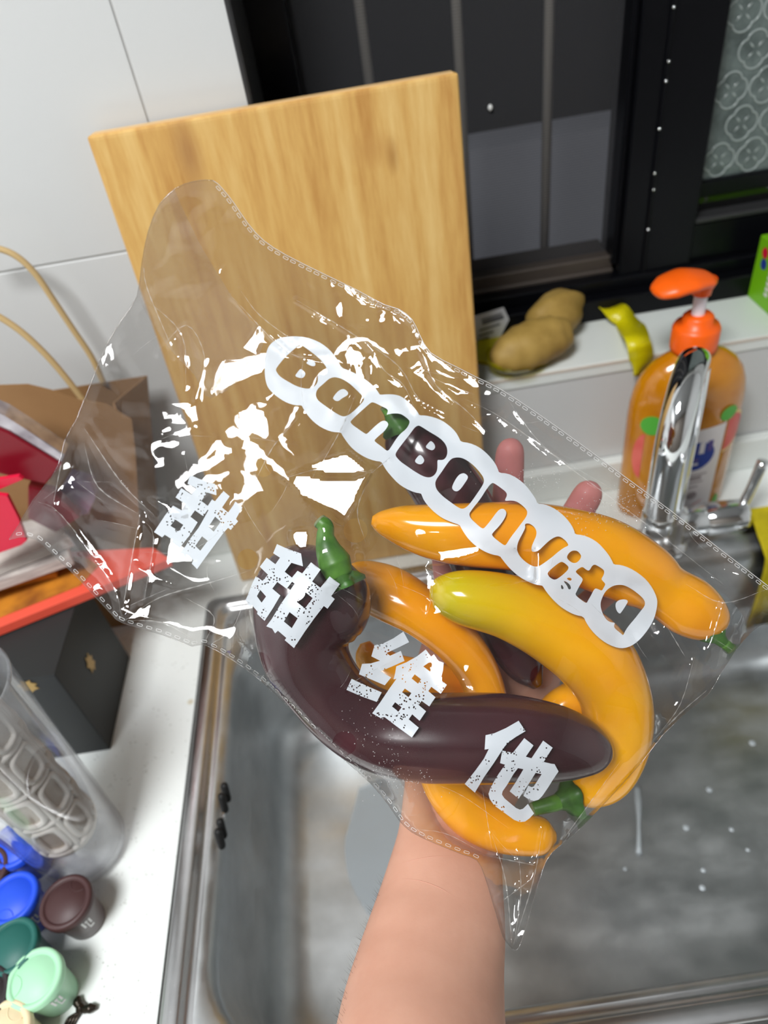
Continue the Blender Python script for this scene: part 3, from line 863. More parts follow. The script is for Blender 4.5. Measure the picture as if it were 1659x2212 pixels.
# hanging strip
def ribbon(name, pts, widths, mat, parent, th=0.0012, wdir=(1, 0, 0)):
    C = catmull(pts, 6); W = np.interp(np.linspace(0, 1, len(C)), np.linspace(0, 1, len(widths)), widths)
    T = np.gradient(C, axis=0); V, F = [], []
    for i in range(len(C)):
        t = T[i] / np.linalg.norm(T[i]); w = np.array(wdir, float); w -= t * (w @ t); w /= np.linalg.norm(w)
        n = np.cross(t, w)
        for sgn, k in ((-1, -1), (1, -1), (1, 1), (-1, 1)):
            V.append(C[i] + w * sgn * W[i] / 2 + n * k * th / 2 + n * 0.002 * math.sin(i * 0.7) * sgn)
    for i in range(len(C) - 1):
        for k in range(4):
            F.append((i * 4 + k, i * 4 + (k + 1) % 4, (i + 1) * 4 + (k + 1) % 4, (i + 1) * 4 + k))
    F += [(3, 2, 1, 0), tuple(len(V) - 4 + k for k in range(4))]
    return mesh_obj(name, V, F, mat, parent, True)
rp = [onz(1268, 688, SILL + 0.004), onz(1296, 668, SILL + 0.012), onz(1330, 672, SILL + 0.014), onz(1358, 700, SILL + 0.006), ony(1376, 732, YW - 0.006), ony(1385, 775, YW - 0.012), ony(1375, 812, YW - 0.014)]
tag(ribbon('yellow_bag_strip', rp, [0.008, 0.016, 0.026, 0.028, 0.026, 0.024, 0.007], M['ybag_thick'], None, 0.0014),
    'twisted yellow plastic strip hanging over the sill edge beside the soap bottle', 'plastic strip')
# receipt sticker behind the potatoes
rc = tag(empty('price_sticker', tuple(ony(1060, 745, 0.738))), 'white printed price sticker standing behind the potatoes by the cutting board', 'sticker')
ST = [ony(px, py, 0.738) for px, py in ((1022, 684), (1088, 664), (1100, 690), (1078, 735), (1024, 752))]
for q in ST: q[2] = max(q[2], SILL + 0.0006)
prism('sheet', ST, (0, 0.0006, 0), M['paperw'], rc)
for k, (a, b) in enumerate((((1040, 694), (1084, 680)), ((1042, 702), (1088, 688)), ((1036, 716), (1080, 702)), ((1034, 728), (1066, 718)), ((1032, 738), (1056, 731)))):
    p, q = ony(*a, 0.7376), ony(*b, 0.7376)
    h = np.array([0, 0, 0.0022 if k != 1 else 0.004])
    prism('printed_line', [p, q, q + h, p + h], (0, 0.0002, 0), M['ink'], rc)
# green box
gx, gy = 0.4468, 0.744
gt = ony(1640, 508, gy)[2]
gb = tag(empty('green_box', (gx + 0.03, 0.70, SILL)), 'lime green cardboard box at the right end of the window sill', 'box')
box('carton', gx, gx + 0.07, 0.662, gy, SILL + 0.0005, gt, M['gbox'], gb, 0.0012)
def onx(px, py, x):
    r_ = ray(px, py); return CAM + r_ * (x / r_[0])
for (y_, z_, r_, mt) in ((0.728, SILL + 0.058, 0.006, 'red'), (0.726, SILL + 0.046, 0.006, 'lblue')):
    lathe('printed_dot', [(1e-5, 0.0), (r_, 0.0)], M[mt], gb, (gx - 0.0004, y_, z_), 18, axis=(-1, 0, 0))
for k in range(9):
    box('printed_letter', gx - 0.0004, gx - 0.0001, 0.706 - 0.0006 * (k % 2), 0.7125, SILL + 0.016 + k * 0.0062, SILL + 0.0198 + k * 0.0062, M['label'], gb)
# sponge at the back of the sink
def cloth():
    path = [(0.562, 0.0105), (0.548, 0.0115), (0.535, 0.0108), (0.522, 0.0105), (0.5125, 0.008), (0.5055, -0.004), (0.5030, -0.03), (0.5000, -0.07), (0.4980, -0.112)]
    nx = 26; V, F = [], []
    for side in (0, 1):
        for i in range(nx + 1):
            u = i / nx
            for j, (y, z) in enumerate(path):
                fold = 0.0022 * math.sin(u * 11 + j * 0.5) + 0.0012 * math.sin(u * 23 - j)
                x = 0.388 + 0.085 * u + 0.003 * math.sin(j * 1.3)
                if j >= 5: V.append((x, y - abs(fold) - side * 0.0035, z))
                else: V.append((x, y, z + 0.2 * abs(fold) + side * 0.0035))
    n = len(path); off = (nx + 1) * n
    for i in range(nx):
        for j in range(n - 1):
            a = i * n + j
            F.append((a, a + n, a + n + 1, a + 1)); F.append((off + a, off + a + 1, off + a + n + 1, off + a + n))
    for i in range(nx):
        for j in (0, n - 1):
            a = i * n + j; F.append((a, a + n, off + a + n, off + a))
    for j in range(n - 1):
        for i in (0, nx):
            a = i * n + j; F.append((a, a + 1, off + a + 1, off + a))
    tag(mesh_obj('dish_cloth', V, F, M['sponge'], None, True), 'yellow dish cloth draped over the back edge of the sink under the faucet lever', 'cloth')
cloth()

# ================================================================== left side clutter
# kraft paper bag
def kraft():
    t = tag(empty('paper_bag', (-0.33, 0.58, 0)), 'open brown kraft paper shopping bag with cord handles against the tiled wall', 'paper bag')
    tr = ony(326, 813, 0.628); tf = ony(165, 866, 0.575)
    x0 = -0.50; zt = tr[2]
    xb = tr[0] - 0.004
    # back panel, side gusset, front panel as thin sheets with thickness
    prism('back_panel', [(x0, 0.630, 0.0005), (xb - 0.075, 0.630, 0.0005), (xb, 0.630, zt), (x0, 0.630, zt + 0.004)], (0, 0.001, 0), M['kraft'], t)
    a = onz(345, 1050, 0.16)
    g0 = [(xb - 0.075, 0.630, 0.0005), (xb, 0.630, zt), (xb - 0.030, 0.600, zt - 0.006), (xb - 0.095, 0.600, 0.0005)]
    prism('side_gusset', g0, (-0.001, 0.0, 0), M['kraft_dark'], t)
    g1 = [(xb - 0.095, 0.600, 0.0005), (xb - 0.030, 0.600, zt - 0.006), (xb - 0.012, 0.556, zt - 0.016), (xb - 0.085, 0.552, 0.0005)]
    prism('side_gusset', g1, (-0.001, 0.0, 0), M['kraft_dark'], t)
    # front panel with a sagging top edge
    top = [ony(px, py, 0.556) for px, py in ((-60, 838), (0, 832), (60, 830), (110, 842), (165, 862), (230, 872), (285, 905))]
    poly = [(x0, 0.552, 0.0005), (xb - 0.085, 0.552, 0.0005), (xb - 0.012, 0.556, zt - 0.035)] + [tuple(p) for p in top[::-1]] + [(x0, 0.555, top[0][2])]
    poly = [(p[0], 0.552 + 0.004 * p[2] / zt, p[2]) for p in poly]
    prism('front_panel', poly, (0, -0.001, 0), M['kraft'], t)
    h1 = [ony(px, py, 0.626) for px, py in ((-60, 545), (-20, 535), (30, 550), (75, 590), (120, 655), (160, 715), (198, 772), (225, 830))]
    tube('cord_handle', h1, 0.0028, M['cord'], t, 10)
    h2 = [ony(px, py, 0.575) for px, py in ((-60, 660), (-10, 680), (40, 712), (85, 752), (125, 795), (165, 845), (185, 872))]
    tube('cord_handle', h2, 0.0028, M['cord'], t, 10)
kraft()

# black box with gold emblem
def black_box():
    t = tag(empty('black_gift_box', (-0.37, 0.45, 0)), 'matte black box with small gold emblems standing on the counter under the papers', 'box')
    H = 0.126
    box('carton', -0.435, -0.3125, 0.392, 0.5035, 0.0006, H, M['mblack'], t, 0.0012)
    r = ray(195, 1432); c = CAM + r * ((-0.3121 - CAM[0]) / r[0])
    def emblem(o, u, v):
        pts = [(0, -0.014), (0.004, -0.010), (0.009, -0.008), (0.006, -0.002), (0.010, 0.002), (0.005, 0.006), (0.006, 0.012), (0.001, 0.009),
               (-0.003, 0.014), (-0.005, 0.006), (-0.010, 0.004), (-0.006, -0.003), (-0.008, -0.010), (-0.002, -0.008)]
        return [np.array(o) + np.array(u) * a * 0.8 + np.array(v) * b * 0.8 for a, b in pts]
    prism('gold_emblem', emblem(c, (0, 1, 0), (0, 0, 1)), (0.0004, 0, 0), M['gold'], t)
    c2 = ony(60, 1482, 0.3917)
    prism('gold_emblem', emblem(c2, (1.1, 0, 0), (0, 0, 0.8)), (0, -0.0004, 0), M['gold'], t)
black_box()

# coral flat gift card box lying on the black box
def coral_card():
    A, B = onz(374, 1222, 0.1275), onz(-60, 1398, 0.1275)
    n = np.array([-(B - A)[1], (B - A)[0], 0]); n /= np.linalg.norm(n)
    if n[1] < 0: n = -n
    t = tag(empty('coral_folder', tuple((A + B) / 2)), 'coral red folder with an orange printed panel lying on the black box', 'folder')
    back = 0.125
    poly = [A, B, B + n * back, A + n * back * 0.2 + (B - A) * 0.06]
    prism('cover', poly, (0, 0, 0.010), M['coral'], t, 0.0008)
    c = [B + (A - B) * q + n * w + np.array([0, 0, 0.0101]) for q, w in ((0.02, 0.012), (0.55, 0.012), (0.66, 0.03), (0.6, 0.05), (0.3, 0.09), (0.02, 0.09))]
    prism('printed_panel', c, (0, 0, 0.0006), M['coral_in'], t)
coral_card()
# magazines: slabs in a pile behind
for k, (px, py, z, th, mt, lab) in enumerate(((118, 1236, 0.139, 0.0075, 'coral_in', 'brown orange magazine at the bottom of the paper pile'),
                                             (112, 1222, 0.147, 0.008, 'olive', 'pale olive notebook in the paper pile on the counter'),
                                             (150, 1200, 0.1555, 0.012, 'paper', 'grey white magazine lying on the olive notebook'),
                                             (150, 1160, 0.168, 0.012, 'paper', 'thick grey printed catalogue on top of the paper pile'))):
    c = onz(px, py, z + th)
    a = 0.12 + 0.08 * k
    u, v = np.array([math.cos(a), math.sin(a), 0]), np.array([-math.sin(a), math.cos(a), 0])
    w = 0.19; dp = 0.055 + 0.012 * k
    P = [c, c - u * w, c - u * w + v * dp, c + v * dp]
    P = [(p[0], min(p[1], 0.545), z) for p in P]
    tag(prism('magazine', P, (0, 0, th - 0.0006), M[mt], None, 0.0008), lab, 'magazine', 'papers piled beside the paper bag')
# red packets standing in the pile
def packet(name, pxs, y, dy, mat, label, cat, group=None, bev=0.0015):
    P = [ony(a, b, y) for a, b in pxs]
    return tag(prism(name, P, (0, dy, 0), M[mat], None, bev), label, cat, group)
packet('gift_packet', ((-50, 905), (20, 935), (134, 1004), (98, 1046), (-50, 1012)), 0.492, 0.02, 'dred', 'dark red gift packet leaning above the paper pile', 'packet', 'red packets in the pile')
packet('foil_packet', ((-50, 868), (10, 898), (60, 930), (140, 982), (132, 1003), (20, 934), (-50, 904)), 0.494, 0.016, 'foil', 'crinkled silver foil packet on the dark red gift packet', 'packet')
packet('red_envelope', ((-50, 1044), (40, 1029), (50, 1036), (-50, 1078)), 0.474, 0.004, 'red', 'small bright red envelope edge poking out over the papers', 'envelope', 'red packets in the pile', 0.0006)
packet('red_envelope', ((-50, 1062), (16, 1072), (40, 1120), (58, 1168), (46, 1178), (-50, 1212)), 0.468, 0.004, 'red', 'large folded bright red envelope at the left edge above the papers', 'envelope', 'red packets in the pile', 0.0006)
packet('lilac_pouch', ((150, 1030), (196, 1042), (206, 1076), (190, 1112), (150, 1116), (118, 1080)), 0.53, 0.012, 'lilac', 'small lilac wrapped pouch seen through the left end of the plastic bag', 'pouch')
packet('gift_packet', ((60, 1050), (118, 1066), (172, 1118), (120, 1150), (60, 1120)), 0.512, 0.01, 'dred', 'dark red packet behind the mouth of the plastic bag', 'packet', 'red packets in the pile')

# clear pitcher with a cream filter cage
def pitcher():
    cx_, cy_ = -0.314, 0.296
    t = tag(empty('clear_pitcher', (cx_, cy_, 0)), 'clear plastic pitcher with a cream filter cage inside, standing by the coffee cups', 'pitcher')
    o = lathe('jug', [(1e-5, 0.0008), (0.028, 0.0008), (0.0335, 0.003), (0.036, 0.010), (0.0375, 0.05), (0.041, 0.15), (0.0445, 0.235), (0.0455, 0.238), (0.043, 0.238), (0.039, 0.15), (0.0358, 0.05), (0.034, 0.012), (0.028, 0.006), (1e-5, 0.006)],
              M['clear'], t, (cx_, cy_, 0), 56)
    r0 = 0.0235
    lathe('filter_mesh', [(1e-5, 0.038), (r0 * 0.8, 0.038), (r0 * 0.97, 0.046), (r0 * 1.02, 0.23)], M['mesh'], t, (cx_, cy_, 0), 40)
    fr = lathe('filter_cage_foot', [(1e-5, 0.034), (r0 * 0.75, 0.034), (r0 * 1.0, 0.040), (r0 * 1.05, 0.047), (r0 * 1.02, 0.049)], M['filter'], t, (cx_, cy_, 0), 40)
    zs = [0.048, 0.092, 0.136, 0.180, 0.224]
    for z in zs:
        ring = [(cx_ + r0 * 1.02 * math.cos(a), cy_ + r0 * 1.02 * math.sin(a), z) for a in np.linspace(0, 2 * math.pi, 33)]
        C = np.array(ring)
        V, F = sweep_mesh(C, np.full(len(C), 0.0026), 8, cap=False)
        mesh_obj('filter_cage_ring', V, F, M['filter'], t, True)
    for k in range(6):
        a0 = 2 * math.pi * k / 6 + 0.2
        pts = [(cx_ + r0 * 1.02 * math.cos(a0), cy_ + r0 * 1.02 * math.sin(a0), z) for z in np.linspace(0.046, 0.225, 12)]
        tube('filter_cage_rib', pts, 0.0024, M['filter'], t, 8, 2)
    # rounded window corners: one small fillet ring per opening, on the side that shows
    for k in range(6):
        a0 = 2 * math.pi * (k + 0.5) / 6 + 0.2
        for zi in range(4):
            zc = (zs[zi] + zs[zi + 1]) / 2
            C = []
            for q in np.linspace(0, 2 * math.pi, 29):
                su, sv = math.cos(q), math.sin(q)
                u = math.copysign(abs(su) ** 0.55, su) * 0.37; v = math.copysign(abs(sv) ** 0.55, sv) * 0.0165
                C.append((cx_ + r0 * 1.04 * math.cos(a0 + u), cy_ + r0 * 1.04 * math.sin(a0 + u), zc + v))
            V, F = sweep_mesh(np.array(C), np.full(len(C), 0.0026), 6, cap=False)
            mesh_obj('filter_cage_window', V, F, M['filter'], t, True)
pitcher()

# coffee cups
def cup(px, py, key, label, rot=0.0, mark=True):
    H = 0.044
    c = onz(px, py, H); R = 0.0205
    t = tag(empty('coffee_cup', (c[0], c[1], 0)), label, 'cup', 'small lidded coffee cups on the counter')
    loc = (c[0], c[1], 0)
    b = lathe('body', [(1e-5, 0.0006), (0.0135, 0.0006), (0.0148, 0.002), (0.0178, 0.037), (0.0178, 0.0385)], M[key + '_body'], t, loc, 40)
    l = lathe('lid', [(0.0185, 0.0368), (0.0205, 0.0372), (R, 0.0382), (R, 0.0422), (0.0198, 0.0436), (0.0182, 0.0440), (0.0165, 0.0438), (0.0160, 0.0426), (0.0156, 0.0424), (0.0150, 0.0432), (1e-5, 0.0434)],
              M[key], t, loc, 44)
    pts = [(c[0] + 0.0155 * math.cos(rot + a) , c[1] + 0.0155 * math.sin(rot + a), 0.0434) for a in (-0.62,)]
    arc = []
    for a in np.linspace(-1.15, 1.15, 9):
        arc.append((c[0] + 0.0165 * math.cos(rot) - 0.0078 * math.cos(rot + a), c[1] + 0.0165 * math.sin(rot) - 0.0078 * math.sin(rot + a), 0.0434))
    tube('lid_tab', arc, 0.00035, M[key], l, 6, 3)
    if mark:
        a0 = -0.75
        V, F = [], []
        for (da, dz, w, h) in ((-0.16, 0.004, 0.09, 0.010), (0.0, 0.006, 0.12, 0.003), (0.0, -0.001, 0.05, 0.010), (0.16, 0.003, 0.08, 0.008), (0.1, -0.005, 0.2, 0.0025)):
            i0 = len(V)
            for u in (-1, 1):
                for v in (-1, 1):
                    z = 0.022 + dz + v * h / 2; a = a0 + da + u * w / 2
                    r = 0.0148 + (z - 0.002) / 0.035 * 0.003 + 0.0003
                    V.append((c[0] + r * math.cos(a), c[1] + r * math.sin(a), z))
            F.append((i0, i0 + 2, i0 + 3, i0 + 1))
        mesh_obj('printed_numeral', V, F, M['mark'], b)
cup(140, 1946, 'cup_brown', 'dark brown lidded cup standing alone right of the others', 1.0)
cup(24, 1938, 'cup_blue', 'bright blue lidded cup beside the dark brown one', -1.7)
cup(20, 2042, 'cup_dgreen', 'dark teal green lidded cup between the blue and mint cups', 3.6)
cup(72, 2112, 'cup_mint', 'pale mint green lidded cup nearest the sink rim corner', 3.4)
cup(-38, 1880, 'cup_brown', 'dark brown lidded cup cut off at the left edge above the blue cup', 1.0, False)
cup(-42, 2150, 'cup_black', 'black lidded cup cut off at the left edge beside the mint cup', 1.0, False)
cup(0, 2232, 'cup_beige', 'cream beige lidded cup cut off at the bottom left corner', 1.0, False)
cup(28, 1822, 'cup_blue', 'bright blue lidded cup behind the clear pitcher', 1.0, False)

# small tarnished hair clip with a bow ornament
def clip():
    c = onz(178, 2178, 0.003)
    t = tag(empty('hair_clip', (c[0], c[1], 0)), 'tiny tarnished metal hair clip with bow ornament on the counter', 'hair clip')
    def w(px, py, z): return onz(px, py, z)
    lathe('centre_bead', [(1e-5, 0.0), (0.0035, 0.001), (0.004, 0.003), (0.0025, 0.0055), (1e-5, 0.0065)], M['clip'], t, tuple(w(178, 2180, 0.0006)), 16)
    for pts in (((178, 2180), (168, 2165), (172, 2152)), ((178, 2182), (195, 2178), (208, 2176))):
        P = [w(a, b, 0.004) for a, b in pts]
        tube('bow_wing', P, [0.0022, 0.0036, 0.0016], M['clip'], t, 10)
    for k in range(4):
        P = [w(174 - 3 * k, 2186 + k, 0.0035), w(166 - 6 * k, 2200, 0.002), w(158 - 6 * k, 2216, 0.0016), w(152 - 6 * k, 2232, 0.0016)]
        tube('prong', P, 0.0011, M['clip'], t, 8)
    for k in range(5):
        p = w(184 + 5 * k, 2186 - 2 * k, 0.0035)
        lathe('small_bead', [(1e-5, -0.0014), (0.0014, 0), (1e-5, 0.0014)], M['clip'], t, tuple(p), 8)
clip()

# ceiling lamp housing for the panel light
cl = tag(empty('ceiling_lamp', tuple(LAMP)), 'flat square white ceiling panel lamp over the kitchen', 'lamp')
for (x0, x1, y0, y1) in ((-.285, -.262, -.285, .285), (.262, .285, -.285, .285), (-.262, .262, -.285, -.262), (-.262, .262, .262, .285)):
    box('frame_bar', LAMP[0] + x0, LAMP[0] + x1, LAMP[1] + y0, LAMP[1] + y1, LAMP[2] - 0.006, CEIL - 0.001, M['room'], cl)

# ================================================================== the held bag
# every pepper: centre line in (photo column, photo row, distance, half width in columns)
PEP = {}
PEP['D1'] = [(704, 1196, .400, 30), (694, 1222, .397, 98), (682, 1264, .394, 126), (668, 1312, .391, 131), (657, 1368, .389, 117), (662, 1422, .387, 102), (694, 1478, .385, 90),
             (746, 1536, .383, 87), (812, 1576, .382, 90), (892, 1592, .381, 96), (980, 1596, .380, 99), (1080, 1597, .379, 98), (1170, 1604, .378, 88),
             (1240, 1614, .378, 72), (1292, 1626, .379, 47), (1318, 1634, .380, 16)]
PEP['Y2'] = [(928, 1280, .389, 12), (945, 1281, .389, 38), (1000, 1290, .389, 61), (1100, 1313, .391, 72), (1200, 1358, .393, 81), (1285, 1420, .397, 87), (1330, 1495, .403, 82),
             (1336, 1575, .411, 78), (1308, 1655, .416, 70), (1268, 1700, .419, 50), (1240, 1722, .420, 22)]
PEP['Y1'] = [(803, 1124, .402, 10), (822, 1127, .402, 27), (870, 1134, .401, 48), (940, 1146, .400, 63), (1020, 1153, .399, 72), (1120, 1157, .398, 78), (1220, 1172, .398, 81),
             (1310, 1200, .398, 83), (1390, 1240, .399, 74), (1435, 1272, .400, 63), (1490, 1308, .401, 68), (1532, 1342, .402, 52), (1552, 1364, .403, 20)]
PEP['Y3'] = [(738, 1236, .436, 14), (765, 1248, .433, 42), (800, 1264, .430, 58), (855, 1288, .424, 66), (920, 1328, .420, 62), (985, 1385, .419, 57), (1030, 1450, .421, 52),
             (1052, 1520, .424, 48), (1050, 1590, .427, 42), (1030, 1640, .428, 20)]
PEP['Y4'] = [(788, 1388, .445, 12), (800, 1420, .443, 36), (850, 1462, .441, 50), (920, 1478, .441, 54), (985, 1492, .443, 46), (1020, 1540, .444, 32), (1030, 1570, .444, 12)]
PEP['Y5'] = [(960, 1590, .425, 14), (942, 1630, .424, 40), (962, 1700, .421, 48), (1015, 1762, .418, 52), (1080, 1793, .416, 50), (1140, 1803, .415, 46), (1178, 1806, .415, 36), (1200, 1808, .415, 12)]
PEP['Y6'] = [(1168, 1600, .440, 14), (1180, 1572, .440, 38), (1215, 1530, .441, 47), (1262, 1500, .443, 44), (1300, 1470, .446, 34), (1318, 1452, .448, 12)]
PEP['D2'] = [(856, 912, .432, 24), (872, 932, .432, 52), (905, 975, .433, 70), (955, 1040, .434, 76), (998, 1110, .434, 74), (1030, 1190, .435, 68), (1062, 1280, .436, 62),
             (1098, 1370, .437, 54), (1135, 1440, .438, 42), (1160, 1480, .439, 14)]

def pep_world(key, m=7):
    A = catmull(PEP[key], m)
    A[:, 3] = np.maximum(A[:, 3], 4)
    C = np.array([at(a[0], a[1], a[2]) for a in A])
    return A, C, A[:, 3] * A[:, 2] / FPX

def pepper(key, mat, label, group, lobes=3, amp=0.045, seed=0, stem=None, calyx_at_end=True, along_rev=False):
    A, C, R = pep_world(key)
    rng = np.random.default_rng(seed)
    ph = rng.uniform(0, 6.28, 6)
    def shape(u, a):
        w = math.sin(math.pi * min(max(u, 0), 1)) ** 0.5
        return 1 - amp * 0.5 + amp * w * (math.cos(lobes * a + ph[0] + 1.2 * u) * 0.6 + 0.4 * math.sin(2 * a + 5 * u + ph[1])) + 0.022 * math.sin(9 * u + ph[2] + a) * w + 0.016 * math.sin(17 * u + ph[4] - 2 * a) * w - 0.05 * w * max(0.0, math.cos(a - ph[5] - 1.4 * u)) ** 24
    V, F = sweep_mesh(C, R, 36, shape)
    t = empty('yellow_pepper' if key[0] == 'Y' else 'purple_pepper', tuple(C[len(C) // 2]))
    tag(t, label, 'pepper', group)
    o = mesh_obj('fruit', V, F, mat, t, True)
    at_ = o.data.attributes.new('along', 'FLOAT', 'POINT')
    n = 36; N = len(C)
    vals = [i / (N - 1) for i in range(N) for _ in range(n)] + [0.0, 1.0]
    at_.data.foreach_set('value', vals)
    if stem:
        P = np.array([at(*p[:3]) for p in stem])
        rr = [p[3] * p[2] / FPX for p in stem]
        so = tube('stem', P, rr, M['green'], t, 14, 6)
        # calyx: lobed cap where the stem meets the fruit
        d = P[1] - P[0]; d /= np.linalg.norm(d)
        prof = []
        rc = min(rr[0], 18 * stem[0][2] / FPX)
        q = Vector((0, 0, 1)).rotation_difference(Vector(d))
        V, F = [], []
        nn = 30
        for (rf, z) in ((0.9, 0.006), (1.25, 0.0022), (1.9, -0.0005), (2.5, -0.0035), (2.45, -0.0055)):
            for k in range(nn):
                a = 2 * math.pi * k / nn
                r = rc * rf * (1 + (0.16 * math.cos(5 * a + ph[3]) if rf > 1.5 else 0))
                V.append(np.array(q @ Vector((r * math.cos(a), r * math.sin(a), z))) + P[0])
        for i in range(4):
            for k in range(nn):
                F.append((i * nn + k, i * nn + (k + 1) % nn, (i + 1) * nn + (k + 1) % nn, (i + 1) * nn + k))
        mesh_obj('calyx', V, F, M['calyx'], t, True)
        lathe('stem_cut', [(rr[-1] * 1.05, -0.0006), (rr[-1] * 1.0, 0.0006), (1e-5, 0.0008)], M['cut'], so, tuple(P[-1]), 12, axis=tuple(P[-1] - P[-2]))
    return t
G1, G2 = 'yellow peppers in the clear bag', 'dark purple peppers in the clear bag'
pepper('D1', M['purple'], 'big J-shaped dark purple pepper with upright green stem in the clear bag', G2, 3, 0.075, 1,
       [(735, 1246, .366, 30), (722, 1214, .366, 37), (709, 1186, .365, 28), (703, 1160, .366, 20), (704, 1138, .368, 17), (691, 1126, .369, 16)])
pepper('D2', M['purple'], 'dark purple pepper behind the others, green stem end under the white lettering', G2, 3, 0.05, 2,
       [(853, 908, .420, 15), (843, 893, .418, 13), (832, 878, .417, 12)])
pepper('Y1', M['yellow'], 'long yellow pepper stretched along the upper right of the clear bag', G1, 3, 0.085, 3,
       [(1549, 1374, .398, 12), (1560, 1386, .397, 11), (1580, 1402, .396, 12)])
pepper('Y2', M['lime'], 'large hooked yellow pepper with a lime green tip in the clear bag', G1, 3, 0.07, 4,
       [(1222, 1726, .416, 18), (1195, 1736, .414, 17), (1150, 1748, .414, 14)])
pepper('Y3', M['yellow'], 'curved yellow pepper tucked behind the big purple pepper top', G1, 2, 0.10, 5)
pepper('Y4', M['yellow'], 'yellow pepper deepest in the bag behind the third white character', G1, 2, 0.08, 6)
pepper('Y5', M['yellow'], 'small yellow pepper at the bottom of the bag below the purple pepper', G1, 3, 0.05, 7)
pepper('Y6', M['yellow'], 'orange yellow pepper inside the hook of the lime tipped pepper', G1, 3, 0.05, 8)

